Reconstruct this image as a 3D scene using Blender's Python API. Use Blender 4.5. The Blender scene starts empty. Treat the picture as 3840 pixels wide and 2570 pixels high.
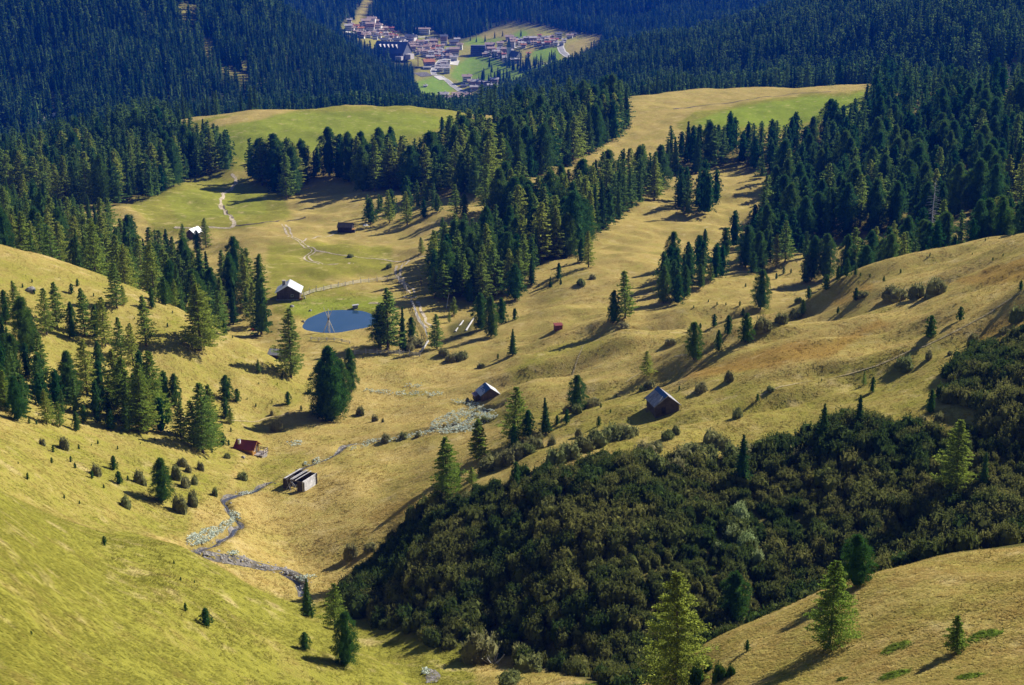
import bpy, math, random
import numpy as np
from mathutils import Vector, Matrix, Euler

random.seed(7)
RS = np.random.RandomState(11)
scene = bpy.context.scene
COL = scene.collection

# ------------------------------------------------------------------ camera, light, exposure
F = 3218.0                      # focal length in units of a 2343 px wide picture
PITCH = math.radians(17.0)
cam_d = bpy.data.cameras.new("camera")
cam_d.sensor_width = 36.0
cam_d.lens = 36.0 * F / 2343.0
cam_d.clip_start = 0.5
cam_d.clip_end = 20000.0
cam = bpy.data.objects.new("camera", cam_d)
COL.objects.link(cam)
cam.location = (0, 0, 0)
cam.rotation_euler = (math.radians(90) - PITCH, 0, 0)
scene.camera = cam

SUN_AZ = math.radians(50.0)     # from +Y towards +X
SUN_EL = math.radians(33.0)
SUN = Vector((math.sin(SUN_AZ) * math.cos(SUN_EL), math.cos(SUN_AZ) * math.cos(SUN_EL), math.sin(SUN_EL)))
world = bpy.data.worlds.new("World")
scene.world = world
world.use_nodes = True
wn = world.node_tree
wn.nodes.clear()
wo = wn.nodes.new("ShaderNodeOutputWorld")
wb = wn.nodes.new("ShaderNodeBackground")
ws = wn.nodes.new("ShaderNodeTexSky")
ws.sky_type = 'NISHITA'
ws.sun_disc = False
ws.sun_elevation = SUN_EL
ws.sun_rotation = SUN_AZ
ws.altitude = 2000
wb.inputs[1].default_value = 0.05
wn.links.new(ws.outputs[0], wb.inputs[0])
wn.links.new(wb.outputs[0], wo.inputs[0])
sun_d = bpy.data.lights.new("sun", 'SUN')
sun_d.energy = 5.0
sun_d.angle = math.radians(0.53)
sun_d.color = (1.0, 0.93, 0.80)
sun_o = bpy.data.objects.new("sun", sun_d)
COL.objects.link(sun_o)
sun_o.rotation_euler = (-SUN).to_track_quat('-Z', 'Y').to_euler()
sun_o.location = (60, 60, 120)
vs = scene.view_settings
vs.view_transform = 'Standard'
vs.look = 'None'
vs.exposure = 0.95
vs.gamma = 1.0
vs.use_curve_mapping = False
cy = scene.cycles
cy.max_bounces = 4
cy.diffuse_bounces = 2
cy.glossy_bounces = 2
cy.transmission_bounces = 2
cy.transparent_max_bounces = 4
cy.volume_bounces = 0
cy.use_denoising = True
cy.caustics_reflective = False
cy.caustics_refractive = False

# ------------------------------------------------------------------ picture <-> ground helpers
CP, SP = math.cos(PITCH), math.sin(PITCH)

def ray_aw(u, v):
    """plan direction a = x/y and slope w = z/y of the view line through picture point (u, v)"""
    xr = (np.asarray(u, float) - 1171.5) / F
    yu = (784.0 - np.asarray(v, float)) / F
    dy = CP + yu * SP
    return xr / dy, (-SP + yu * CP) / dy

def project(x, y, z):
    x = np.asarray(x, float); y = np.asarray(y, float); z = np.asarray(z, float)
    t = y * CP - z * SP
    return 1171.5 + F * x / t, 784.0 - F * (y * SP + z * CP) / t

def pchip(x, y, xq):
    x = np.asarray(x, float); y = np.asarray(y, float); xq = np.asarray(xq, float)
    h = np.diff(x); d = np.diff(y) / h
    m = np.zeros_like(y)
    if len(x) > 2:
        w1 = 2 * h[1:] + h[:-1]; w2 = h[1:] + 2 * h[:-1]
        ok = d[:-1] * d[1:] > 0
        with np.errstate(divide='ignore', invalid='ignore'):
            hm = (w1 + w2) / (w1 / d[:-1] + w2 / d[1:])
        m[1:-1] = np.where(ok, hm, 0)
    m[0] = d[0]; m[-1] = d[-1]
    xc = np.clip(xq, x[0], x[-1])
    i = np.clip(np.searchsorted(x, xc) - 1, 0, len(x) - 2)
    t = (xc - x[i]) / h[i]
    return ((2 * t**3 - 3 * t**2 + 1) * y[i] + (t**3 - 2 * t**2 + t) * h[i] * m[i]
            + (-2 * t**3 + 3 * t**2) * y[i + 1] + (t**3 - t**2) * h[i] * m[i + 1])

def _hash(ix, iy, seed):
    n = (ix.astype(np.int64) * 374761393 + iy.astype(np.int64) * 668265263 + seed * 974711) & 0x7fffffff
    n = ((n ^ (n >> 13)) * 1274126177) & 0x7fffffff
    n = n ^ (n >> 16)
    return (n & 0xffff) / 65535.0

def vnoise(x, y, seed=0):
    ix = np.floor(x); iy = np.floor(y)
    fx = x - ix; fy = y - iy
    fx = fx * fx * (3 - 2 * fx); fy = fy * fy * (3 - 2 * fy)
    a = _hash(ix, iy, seed); b = _hash(ix + 1, iy, seed)
    c = _hash(ix, iy + 1, seed); d = _hash(ix + 1, iy + 1, seed)
    return (a * (1 - fx) + b * fx) * (1 - fy) + (c * (1 - fx) + d * fx) * fy - 0.5

def fbm(x, y, scale, octaves=4, seed=0):
    r = 0; amp = 1.0; s = scale
    for k in range(octaves):
        r = r + amp * vnoise(x / s + 17.3 * k, y / s - 9.1 * k, seed + k)
        amp *= 0.5; s *= 0.5
    return r

# ------------------------------------------------------------------ the lie of the land
# each line is one feature running across the valley: (u, distance in metres, v)
LAND = [
 [(-300,8,3600),(1170,8,3600),(2650,8,3600)],
 [(-300,35,2000),(600,60,2000),(1100,75,2000),(1500,60,2000),(2000,45,2000),(2650,38,2000)],
 [(-300,62,1568),(0,72,1568),(200,88,1568),(400,104,1568),(600,120,1568),(700,127,1568),(800,132,1570),(900,135,1572),(1000,134,1590),
  (1100,128,1610),(1250,120,1640),(1400,108,1640),(1550,104,1610),(1700,98,1568),(1900,92,1568),(2100,86,1568),(2343,80,1568),(2650,70,1568)],
 [(-300,140,990),(0,152,1112),(100,157,1165),(250,164,1225),(390,168,1248),(500,164,1300),(640,156,1385),(760,148,1455),(870,142,1520),
  (950,141,1560),(1050,142,1545),(1150,138,1545),(1300,132,1555),(1430,122,1575),(1500,119,1560),(1600,120,1482),(1700,122,1430),
  (1800,124,1385),(1950,126,1325),(2100,127,1285),(2343,128,1243),(2650,126,1200)],
 [(-300,152,1000),(0,165,1118),(200,176,1207),(390,182,1247),(500,178,1310),(640,170,1392),(760,158,1446),(870,152,1494),(1000,147,1516),
  (1100,148,1505),(1300,142,1535),(1450,138,1560),(1600,138,1540),(1800,145,1480),(2000,148,1400),(2343,150,1330),(2650,150,1280)],
 [(-300,165,960),(0,178,1060),(200,190,1140),(400,195,1215),(500,195,1250),(640,198,1290),(760,186,1352),(870,174,1396),(1000,170,1340),
  (1100,168,1328),(1300,160,1330),(1450,158,1320),(1600,160,1300),(1800,165,1260),(2000,168,1200),(2343,165,1160),(2650,165,1100)],
 [(-300,195,880),(0,205,970),(200,214,1030),(400,222,1080),(520,228,1110),(600,235,1115),(700,236,1110),(800,230,1120),(900,218,1150),
  (1000,207,1140),(1100,200,1110),(1300,198,1050),(1450,196,1035),(1600,202,1000),(1800,200,1000),(2000,195,960),(2200,200,880),(2343,205,800),(2650,208,700)],
 [(-300,245,720),(0,255,800),(200,262,870),(400,262,950),(520,268,985),(600,275,985),(700,278,975),(800,280,975),(900,278,975),(1000,275,965),(1100,270,960),
  (1200,258,945),(1300,250,940),(1400,245,935),(1500,238,935),(1600,236,910),(1800,232,880),(2000,235,850),(2200,240,760),(2343,248,690),(2650,255,600)],
 [(-300,320,520),(0,330,575),(100,332,600),(240,335,640),(370,330,690),(490,325,745),(620,315,815),(700,308,870),(760,305,890),(900,312,880),
  (1000,312,875),(1100,308,870),(1200,300,860),(1300,298,850),(1400,295,830),(1500,290,815),(1600,285,788),(1700,284,760),(1800,280,755),
  (2000,275,730),(2200,280,660),(2343,285,605),(2650,290,530)],
 [(-300,360,560),(0,370,600),(240,372,660),(370,365,705),(490,355,755),(620,345,800),(700,342,805),(900,345,805),(1000,345,800),(1100,345,790),
  (1200,342,775),(1300,340,755),(1400,335,750),(1500,318,790),(1600,303,795),(1700,305,764),(1800,308,757),(2000,310,665),(2200,310,605),(2343,312,555),(2650,312,480)],
 [(-300,430,530),(0,430,560),(240,430,620),(400,415,670),(560,400,695),(700,395,700),(860,395,700),(1000,395,700),(1100,395,690),(1200,395,680),
  (1300,392,668),(1400,372,690),(1500,360,715),(1600,350,725),(1700,345,722),(1800,345,698),(2000,338,607),(2200,334,560),(2343,332,527),(2650,330,450)],
 [(-300,500,500),(0,500,515),(240,490,570),(400,470,610),(560,460,610),(700,455,610),(860,450,615),(1000,450,600),(1200,450,585),(1400,440,590),
  (1500,425,610),(1600,410,640),(1700,400,660),(1800,390,675),(2000,385,625),(2200,378,575),(2343,375,540),(2650,370,470)],
 [(-300,600,455),(0,610,450),(240,600,460),(400,580,490),(560,560,500),(700,555,505),(860,550,510),(1000,545,490),(1200,540,480),(1400,530,490),
  (1600,510,520),(1800,490,540),(2000,470,530),(2200,460,500),(2343,455,480),(2650,450,420)],
 [(-300,680,440),(0,680,420),(240,670,410),(400,660,425),(560,650,440),(700,640,440),(860,640,430),(1000,640,410),(1200,640,390),(1400,640,390),
  (1600,620,410),(1800,600,420),(2000,570,420),(2200,550,400),(2343,540,380),(2650,530,340)],
 [(-300,760,430),(0,760,400),(240,740,372),(400,720,385),(560,700,380),(700,700,370),(860,710,355),(1000,720,340),(1200,730,330),(1400,730,320),
  (1600,730,310),(1800,720,310),(2000,660,320),(2200,630,310),(2343,620,290),(2650,600,260)],
 [(-300,850,420),(0,850,380),(120,850,350),(240,840,315),(330,835,290),(420,830,273),(540,840,258),(620,850,250),(700,860,253),(800,880,240),
  (900,880,240),(960,870,246),(1040,860,258),(1100,850,265),(1200,840,270),(1300,850,260),(1400,870,240),(1440,880,226),(1500,900,216),(1600,930,206),
  (1800,940,199),(1960,930,196),(2100,870,205),(2200,800,215),(2343,760,200),(2650,740,180)],
 [(-300,980,430),(0,990,400),(240,990,345),(420,980,310),(700,1000,290),(1000,1000,300),(1200,980,310),(1400,1000,280),(1600,1040,240),(1800,1040,225),
  (2000,1000,220),(2200,900,235),(2343,860,225),(2650,840,200)],
 [(-300,1080,360),(0,1100,340),(240,1120,300),(420,1150,285),(600,1200,280),(800,1300,280),(985,1400,275),(1050,1400,275),(1200,1300,265),(1400,1250,235),
  (1600,1200,215),(1800,1150,200),(2000,1080,190),(2200,980,180),(2343,930,175),(2650,900,150)],
 [(-300,1250,200),(0,1280,190),(240,1300,170),(420,1330,160),(600,1380,160),(800,1480,190),(900,1520,225),(985,1550,265),(1050,1550,262),(1150,1480,235),
  (1330,1450,180),(1500,1420,150),(1800,1330,110),(2000,1230,80),(2200,1130,60),(2343,1080,50),(2650,1050,20)],
 [(-300,1750,-250),(0,1750,-200),(240,1750,-130),(420,1750,-90),(600,1720,-10),(650,1710,42),(760,1700,102),(870,1690,172),(950,1680,226),(985,1680,258),
  (1050,1680,264),(1100,1680,256),(1150,1690,238),(1330,1720,162),(1500,1740,116),(1780,1780,45),(2000,1750,-40),(2200,1700,-100),(2343,1650,-150),(2650,1600,-250)],
 [(-300,1950,-150),(0,1950,-100),(420,1950,0),(600,1930,70),(760,1920,140),(870,1900,200),(950,1890,245),(985,1880,256),(1050,1870,256),(1150,1880,255),
  (1330,1900,200),(1500,1920,150),(1780,1950,90),(2000,1950,20),(2343,1950,-80),(2650,1950,-150)],
 [(-300,2100,-60),(420,2100,20),(600,2100,80),(760,2150,120),(870,2120,160),(950,2080,195),(1050,2060,205),(1150,2080,180),(1330,2150,130),(1500,2200,100),
  (1780,2250,40),(2343,2250,-60),(2650,2250,-100)],
 [(-300,2350,-120),(420,2350,-20),(700,2400,48),(800,2450,50),(900,2480,72),(1000,2480,84),(1100,2500,84),(1250,2500,66),(1400,2480,62),(1500,2460,50),
  (1780,2450,0),(2343,2450,-120),(2650,2450,-160)],
 [(-300,2700,-250),(700,2700,-40),(1000,2730,0),(1250,2750,-10),(1500,2720,-30),(2343,2700,-250),(2650,2700,-300)],
 [(-300,3700,-600),(1170,3700,-520),(2650,3700,-600)],
]
NA, AMAX = 960, 0.53
A_G = np.linspace(-AMAX, AMAX, NA)
S_G = np.concatenate([np.linspace(math.log(10), math.log(60), 30)[:-1], np.linspace(math.log(60), math.log(1000), 640)[:-1],
                      np.linspace(math.log(1000), math.log(3690), 280)])
NS = len(S_G)
_kd = []; _kw = []
for line in LAND:
    q = np.array(line, float)
    a, w = ray_aw(q[:, 0], q[:, 2])
    o = np.argsort(a)
    _kd.append(pchip(a[o], np.log(q[o, 1]), A_G)); _kw.append(pchip(a[o], w[o], A_G))
_kd = np.array(_kd); _kw = np.array(_kw)
for k in range(1, len(_kd)):
    _kd[k] = np.maximum(_kd[k], _kd[k - 1] + 0.008)
W_G = np.zeros((NA, NS))
for i in range(NA):
    W_G[i] = pchip(_kd[:, i], _kw[:, i], S_G)
_kern = np.exp(-0.5 * (np.arange(-6, 7) / 2.5)**2); _kern /= _kern.sum()
_pad = np.pad(W_G, ((6, 6), (0, 0)), mode='edge')
W_G = sum(_kern[j] * _pad[j:j + NA] for j in range(13))
Y_G = np.exp(S_G)[None, :] * np.ones((NA, 1))
X_G = A_G[:, None] * Y_G
Z_G = W_G * Y_G
_amp = np.clip(Y_G / 150.0, 0.35, 1.0)
Z_G += 2.3 * fbm(X_G, Y_G, 38, 3, 3) * _amp + 0.75 * fbm(X_G, Y_G, 9, 3, 9) * _amp
_fold = np.clip((Y_G - 190) / 40, 0, 1) * np.clip((430 - Y_G) / 60, 0, 1) * np.clip((X_G + 25) / 30, 0, 1)
Z_G += _fold * (7.0 * fbm(X_G + 0.3 * Y_G, (Y_G - 0.25 * X_G) * 3.4, 52, 3, 61))
_hum = np.clip((Y_G - 400) / 40, 0, 1) * np.clip((700 - Y_G) / 60, 0, 1)
Z_G += _hum * 3.8 * fbm(X_G, Y_G * 1.6, 30, 3, 67)
Z_G += np.clip((Y_G - 950) / 300, 0, 1) * 14 * fbm(X_G, Y_G, 120, 4, 5) * np.clip((2000 - Y_G) / 100, 0.15, 1)

# the pond basin
POND_Z = -109.1
_pa, _pw = ray_aw(779, 735)
POND_Y = POND_Z / _pw; POND_X = _pa * POND_Y
POND_RX, POND_RY = 9.9, 12.0
def pond_r(x, y):
    th = np.arctan2(y - POND_Y, x - POND_X)
    k = 1 + 0.07 * np.sin(2 * th + 0.6) + 0.05 * np.sin(3 * th + 2.0) + 0.02 * np.sin(7 * th)
    return np.sqrt(((x - POND_X) / POND_RX)**2 + ((y - POND_Y) / POND_RY)**2) / k
_r = pond_r(X_G, Y_G)
_t = np.clip((_r - 1.0) / 0.75, 0, 1); _t = _t * _t * (3 - 2 * _t)
_bank = POND_Z + 0.5 * np.clip((_r - 1.0) / 0.2, -2.5, 1.0)
Z_G = np.where(_r < 1.75, _bank * (1 - _t) + Z_G * _t, Z_G)
# the stream bed, cut a little into the meadow
STREAM_PX = [(1150,925),(1120,935),(1085,940),(1060,962),(1020,975),(970,985),(925,995),(870,1003),(815,1012),(785,1018),(772,1030),
             (745,1045),(705,1060),(660,1085),(620,1095),(605,1105),(585,1118),(545,1130),(515,1140),(520,1162),(535,1180),(545,1195),(528,1212),
             (505,1232),(470,1246),(443,1256),(470,1270),(520,1280),(580,1292),(630,1302),(668,1318),(688,1340),(690,1356)]

def w_at(a, s):
    fi = np.clip((a + AMAX) / (2 * AMAX) * (NA - 1), 0, NA - 1.001)
    i = fi.astype(int); fi = fi - i
    j = np.clip(np.searchsorted(S_G, s) - 1, 0, NS - 2)
    fj = np.clip((s - S_G[j]) / (S_G[j + 1] - S_G[j]), 0, 1)
    Wn = Z_G / Y_G if False else _WN
    return ((Wn[i, j] * (1 - fj) + Wn[i, j + 1] * fj) * (1 - fi) + (Wn[i + 1, j] * (1 - fj) + Wn[i + 1, j + 1] * fj) * fi)

_WN = Z_G / Y_G

def gz(x, y):
    x = np.atleast_1d(np.asarray(x, float)); y = np.atleast_1d(np.asarray(y, float))
    return y * w_at(x / y, np.log(y))

def pick(u, v, dmin=20.0):
    """the first piece of ground seen at picture point (u, v)"""
    a, w = ray_aw(u, v)
    col_w = w_at(np.full(NS, float(a)), S_G)
    ok = np.where((col_w >= float(w)) & (S_G > math.log(dmin)))[0]
    if len(ok) == 0:
        return None
    j = ok[0]
    if j == 0:
        s = S_G[0]
    else:
        w0, w1 = col_w[j - 1], col_w[j]
        t = 1.0 if w1 == w0 else min(1.0, max(0.0, (float(w) - w0) / (w1 - w0)))
        s = S_G[j - 1] + t * (S_G[j] - S_G[j - 1])
    y = math.exp(s); x = float(a) * y
    return Vector((x, y, float(gz(x, y)[0])))

def px_m(p):
    """metres per picture unit at a place"""
    return (p.y * CP - p.z * SP) / F

def height_from_px(p, hpx):
    el = math.atan2(-p.z, p.y)
    return hpx * px_m(p) / math.cos(el)

# ------------------------------------------------------------------ materials
def new_mat(name):
    m = bpy.data.materials.new(name)
    m.use_nodes = True
    m.node_tree.nodes.clear()
    return m, m.node_tree

class NT:
    def __init__(self, name):
        self.m, self.t = new_mat(name)
        self.out = self.add("ShaderNodeOutputMaterial")
    def add(self, typ, **kw):
        n = self.t.nodes.new(typ)
        for k, v in kw.items():
            setattr(n, k, v)
        return n
    def link(self, a, b):
        self.t.links.new(a, b)
    def noise(self, vec, scale, detail=3.0, rough=0.6):
        n = self.add("ShaderNodeTexNoise")
        n.inputs["Scale"].default_value = scale
        n.inputs["Detail"].default_value = detail
        n.inputs["Roughness"].default_value = rough
        if vec is not None:
            self.link(vec, n.inputs["Vector"])
        return n.outputs["Fac"]
    def mix(self, fac, a, b):
        n = self.add("ShaderNodeMix", data_type='RGBA')
        for s, v in ((n.inputs[0], fac), (n.inputs[6], a), (n.inputs[7], b)):
            if hasattr(v, "links"):
                self.link(v, s)
            elif isinstance(v, (int, float)):
                s.default_value = v
            else:
                s.default_value = (*v, 1.0)
        return n.outputs[2]
    def ramp(self, fac, lo, hi, a=0.0, b=1.0):
        n = self.add("ShaderNodeMapRange")
        n.inputs[1].default_value = lo; n.inputs[2].default_value = hi
        n.inputs[3].default_value = a; n.inputs[4].default_value = b
        self.link(fac, n.inputs[0])
        return n.outputs[0]
    def math(self, op, a, b):
        n = self.add("ShaderNodeMath", operation=op)
        for s, v in ((n.inputs[0], a), (n.inputs[1], b)):
            if hasattr(v, "links"):
                self.link(v, s)
            else:
                s.default_value = v
        return n.outputs[0]
    def pos(self):
        return self.add("ShaderNodeNewGeometry").outputs["Position"]
    def obj(self):
        return self.add("ShaderNodeTexCoord").outputs["Object"]
    def bump(self, h, strength, dist):
        n = self.add("ShaderNodeBump")
        n.inputs["Strength"].default_value = strength
        n.inputs["Distance"].default_value = dist
        self.link(h, n.inputs["Height"])
        return n.outputs["Normal"]
    def principled(self, col, rough=0.8, metal=0.0, normal=None, spec=0.3):
        p = self.add("ShaderNodeBsdfPrincipled")
        if hasattr(col, "links"):
            self.link(col, p.inputs["Base Color"])
        else:
            p.inputs["Base Color"].default_value = (*col, 1)
        if hasattr(rough, "links"):
            self.link(rough, p.inputs["Roughness"])
        else:
            p.inputs["Roughness"].default_value = rough
        p.inputs["Metallic"].default_value = metal
        p.inputs["Specular IOR Level"].default_value = spec
        if normal is not None:
            self.link(normal, p.inputs["Normal"])
        self.link(p.outputs[0], self.out.inputs[0])
        return p

GOLD = (0.465, 0.36, 0.135)
GOLD2 = (0.285, 0.205, 0.055)
YGREEN = (0.272, 0.258, 0.045)
YGREEN2 = (0.165, 0.165, 0.028)
LUSH = (0.185, 0.29, 0.024)
RUSSET = (0.27, 0.145, 0.03)
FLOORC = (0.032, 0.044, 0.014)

def grass_colour(n, blade=False):
    """grass colour from the tone painted on the land: r green, g russet, b forest floor with tree shade, a lush"""
    P = n.pos()
    at = n.add("ShaderNodeAttribute", attribute_name="tone")
    sp = n.add("ShaderNodeSeparateColor"); n.link(at.outputs["Color"], sp.inputs[0])
    n1 = n.noise(P, 0.11, 4); n2 = n.noise(P, 0.55, 4); n3 = n.noise(P, 2.6, 4, 0.7)
    mixn = n.math('ADD', n.math('MULTIPLY', n2, 0.5), n.math('MULTIPLY', n3, 0.5))
    dry = n.mix(n.ramp(mixn, 0.36, 0.62), GOLD2, GOLD)
    grn = n.mix(n.ramp(mixn, 0.36, 0.62), YGREEN2, YGREEN)
    gf = n.math('ADD', sp.outputs[0], n.math('MULTIPLY', n.math('SUBTRACT', n1, 0.5), 1.5))
    gf = n.math('ADD', gf, n.math('MULTIPLY', n.math('SUBTRACT', n2, 0.5), 1.3))
    c = n.mix(n.ramp(gf, 0.0, 1.0), dry, grn)
    rf = n.math('ADD', sp.outputs[1], n.math('MULTIPLY', n.math('SUBTRACT', n2, 0.5), 0.5))
    c = n.mix(n.ramp(rf, 0.1, 1.0), c, RUSSET)
    lf = n.math('ADD', at.outputs["Alpha"], n.math('MULTIPLY', n.math('SUBTRACT', n2, 0.5), 0.25))
    c = n.mix(n.ramp(lf, 0.08, 1.0), c, LUSH)
    # darker sedge and bilberry patches, scattered straw
    n5 = n.noise(P, 0.9, 5, 0.72)
    c = n.mix(n.ramp(n5, 0.585, 0.70, 0.0, 0.6), c, (0.12, 0.11, 0.028))
    n6 = n.noise(P, 0.23, 4, 0.6)
    c = n.mix(n.ramp(n6, 0.57, 0.72, 0.0, 0.6), c, (0.50, 0.40, 0.19))
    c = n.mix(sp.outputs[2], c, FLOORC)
    return c, n3, n2, P

def mat_grass(name):
    n = NT(name)
    c, n3, n2, P = grass_colour(n)
    n4 = n.noise(P, 7.0, 3, 0.7)
    h = n.math('ADD', n.math('MULTIPLY', n3, 0.6), n.math('MULTIPLY', n4, 0.25))
    nm = n.bump(h, 0.9, 0.5)
    d = n.add("ShaderNodeBsdfDiffuse")
    n.link(c, d.inputs[0]); n.link(nm, d.inputs["Normal"])
    n.link(d.outputs[0], n.out.inputs[0])
    return n.m

def mat_blades(name):
    n = NT(name)
    c, n3, n2, P = grass_colour(n, True)
    isl = n.add("ShaderNodeNewGeometry").outputs["Random Per Island"]
    hsv = n.add("ShaderNodeHueSaturation")
    n.link(c, hsv.inputs["Color"])
    n.link(n.ramp(isl, 0, 1, 0.9, 1.35), hsv.inputs["Value"])
    n.link(n.ramp(isl, 0, 1, 0.51, 0.49), hsv.inputs["Hue"])
    d = n.add("ShaderNodeBsdfDiffuse"); t = n.add("ShaderNodeBsdfTranslucent")
    n.link(hsv.outputs[0], d.inputs[0]); n.link(hsv.outputs[0], t.inputs[0])
    mx = n.add("ShaderNodeMixShader"); mx.inputs[0].default_value = 0.35
    n.link(d.outputs[0], mx.inputs[1]); n.link(t.outputs[0], mx.inputs[2])
    n.link(mx.outputs[0], n.out.inputs[0])
    return n.m

def mat_leaf(name, c1, c2, c3=None, transl=0.3, attr=False):
    """foliage: colour differs from plant to plant and from tuft to tuft"""
    n = NT(name)
    if attr:
        rnd = n.add("ShaderNodeAttribute", attribute_name="tint").outputs["Fac"]
    else:
        rnd = n.add("ShaderNodeObjectInfo").outputs["Random"]
    c = n.mix(rnd, c1, c2)
    if c3 is not None:
        r2 = n.math('FRACT', n.math('MULTIPLY', rnd, 7.31), 0.0)
        c = n.mix(n.ramp(r2, 0.55, 1.0, 0.0, 0.8), c, c3)
    isl = n.add("ShaderNodeNewGeometry").outputs["Random Per Island"]
    hsv = n.add("ShaderNodeHueSaturation")
    n.link(c, hsv.inputs["Color"])
    n.link(n.ramp(isl, 0, 1, 0.6, 1.45), hsv.inputs["Value"])
    n.link(n.ramp(isl, 0, 1, 0.51, 0.49), hsv.inputs["Hue"])
    d = n.add("ShaderNodeBsdfDiffuse"); t = n.add("ShaderNodeBsdfTranslucent")
    n.link(hsv.outputs[0], d.inputs[0]); n.link(hsv.outputs[0], t.inputs[0])
    mx = n.add("ShaderNodeMixShader"); mx.inputs[0].default_value = transl
    n.link(d.outputs[0], mx.inputs[1]); n.link(t.outputs[0], mx.inputs[2])
    n.link(mx.outputs[0], n.out.inputs[0])
    return n.m

def mat_wood(name, c1, c2, axis='X', scale=6.0, bump=0.4, rough=0.85):
    """boards or logs: streaks along the grain and seams across it"""
    n = NT(name)
    O = n.obj()
    mp = n.add("ShaderNodeMapping")
    n.link(O, mp.inputs[0])
    mp.inputs["Scale"].default_value = {'X': (0.6, 9, 9), 'Y': (9, 0.6, 9), 'Z': (9, 9, 0.6)}[axis]
    g = n.noise(mp.outputs[0], 1.0, 4)
    big = n.noise(O, 0.9, 3)
    c = n.mix(n.ramp(g, 0.3, 0.7), c1, c2)
    hs = n.add("ShaderNodeHueSaturation"); n.link(c, hs.inputs["Color"])
    n.link(n.ramp(big, 0.3, 0.7, 0.65, 1.3), hs.inputs["Value"])
    n.principled(hs.outputs[0], rough, 0, n.bump(g, bump, 0.03))
    return n.m

def mat_plain(name, col, rough=0.7, metal=0.0, var=0.25, scale=2.0, spec=0.3):
    n = NT(name)
    f = n.noise(n.obj(), scale, 4)
    hs = n.add("ShaderNodeHueSaturation")
    hs.inputs["Color"].default_value = (*col, 1)
    n.link(n.ramp(f, 0.3, 0.7, 1 - var, 1 + var), hs.inputs["Value"])
    n.principled(hs.outputs[0], rough, metal, None, spec)
    return n.m

def mat_sheet(name, c1, c2, axis=0, pitch=0.6, rough=0.4, metal=0.0, patch=None):
    """sheet roofing with seams and weathered patches"""
    n = NT(name)
    O = n.obj()
    sx = n.add("ShaderNodeSeparateXYZ"); n.link(O, sx.inputs[0])
    fr = n.math('FRACT', n.math('DIVIDE', sx.outputs[axis], pitch), 0.0)
    seam = n.math('LESS_THAN', fr, 0.08)
    f = n.noise(O, 0.8, 4)
    c = n.mix(n.ramp(f, 0.35, 0.65), c1, c2)
    if patch is not None:
        c = n.mix(n.ramp(n.noise(O, 0.55, 2), 0.50, 0.53), c, patch)
    c = n.mix(n.math('MULTIPLY', seam, 0.5), c, (c2[0] * .4, c2[1] * .4, c2[2] * .4))
    n.principled(c, rough, metal, None, 0.4)
    return n.m

def mat_gravel(name, c1, c2, scale=6.0):
    n = NT(name)
    P = n.pos()
    v = n.add("ShaderNodeTexVoronoi"); v.inputs["Scale"].default_value = scale
    n.link(P, v.inputs["Vector"])
    f = n.noise(P, 0.8, 4)
    c = n.mix(v.outputs["Color"], c1, c2)
    c2_ = n.mix(n.ramp(f, 0.4, 0.62), c, (c1[0] * .55, c1[1] * .55, c1[2] * .5))
    n.principled(c2_, 0.9, 0, n.bump(v.outputs["Distance"], 0.6, 0.1), 0.2)
    return n.m

def mat_water(name, col, rough=0.08, wave=2.5):
    n = NT(name)
    P = n.pos()
    w = n.noise(P, wave, 3)
    f = n.noise(P, 0.12, 2)
    c = n.mix(n.ramp(f, 0.35, 0.65), col, (col[0] * 1.7, col[1] * 1.25, col[2] * 1.2))
    p = n.principled(c, rough, 0, n.bump(w, 0.12, 0.03), 0.5)
    return n.m

M = {}
M['ground'] = mat_grass("meadow_grass")
M['blades'] = mat_blades("grass_blades")
M['larch'] = mat_leaf("larch_needles", (0.17, 0.26, 0.040), (0.28, 0.32, 0.058), (0.12, 0.22, 0.050), 0.6)
M['pine'] = mat_leaf("stone_pine_needles", (0.042, 0.115, 0.022), (0.092, 0.165, 0.030), (0.034, 0.110, 0.038), 0.42)
M['spruce'] = mat_leaf("spruce_needles", (0.040, 0.10, 0.024), (0.080, 0.150, 0.032), (0.040, 0.095, 0.036), 0.4)
M['far'] = mat_leaf("far_conifer_needles", (0.020, 0.080, 0.022), (0.13, 0.22, 0.05), None, 0.45, True)
M['bush'] = mat_leaf("alder_leaves", (0.19, 0.20, 0.08), (0.25, 0.235, 0.11), (0.15, 0.20, 0.06), 0.42)
M['thicket'] = mat_leaf("thicket_leaves", (0.050, 0.085, 0.022), (0.165, 0.170, 0.050), None, 0.42, True)
M['willow'] = mat_leaf("willow_leaves", (0.26, 0.34, 0.14), (0.32, 0.38, 0.18), None, 0.4)
M['mugo'] = mat_leaf("dwarf_pine_needles", (0.035, 0.085, 0.015), (0.05, 0.105, 0.018), None, 0.3)
M['heath'] = mat_leaf("bearberry_leaves", (0.10, 0.16, 0.02), (0.13, 0.17, 0.025), None, 0.25)
M['butterbur'] = mat_leaf("pale_leaves", (0.46, 0.55, 0.46), (0.58, 0.64, 0.56), None, 0.2)
M['autumn'] = mat_leaf("rowan_leaves", (0.45, 0.09, 0.02), (0.5, 0.14, 0.03), None, 0.4)
M['bark'] = mat_wood("bark", (0.07, 0.055, 0.04), (0.13, 0.105, 0.085), 'Z', bump=0.6)
M['deadwood'] = mat_wood("bleached_wood", (0.33, 0.33, 0.35), (0.5, 0.49, 0.50), 'Z')
M['oldwood'] = mat_wood("old_dark_boards", (0.055, 0.042, 0.032), (0.12, 0.095, 0.075), 'Z')
M['blackwood'] = mat_wood("tarred_boards", (0.016, 0.015, 0.017), (0.040, 0.036, 0.036), 'Z')
M['logs'] = mat_wood("dark_logs", (0.05, 0.042, 0.036), (0.14, 0.115, 0.09), 'X')
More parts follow.
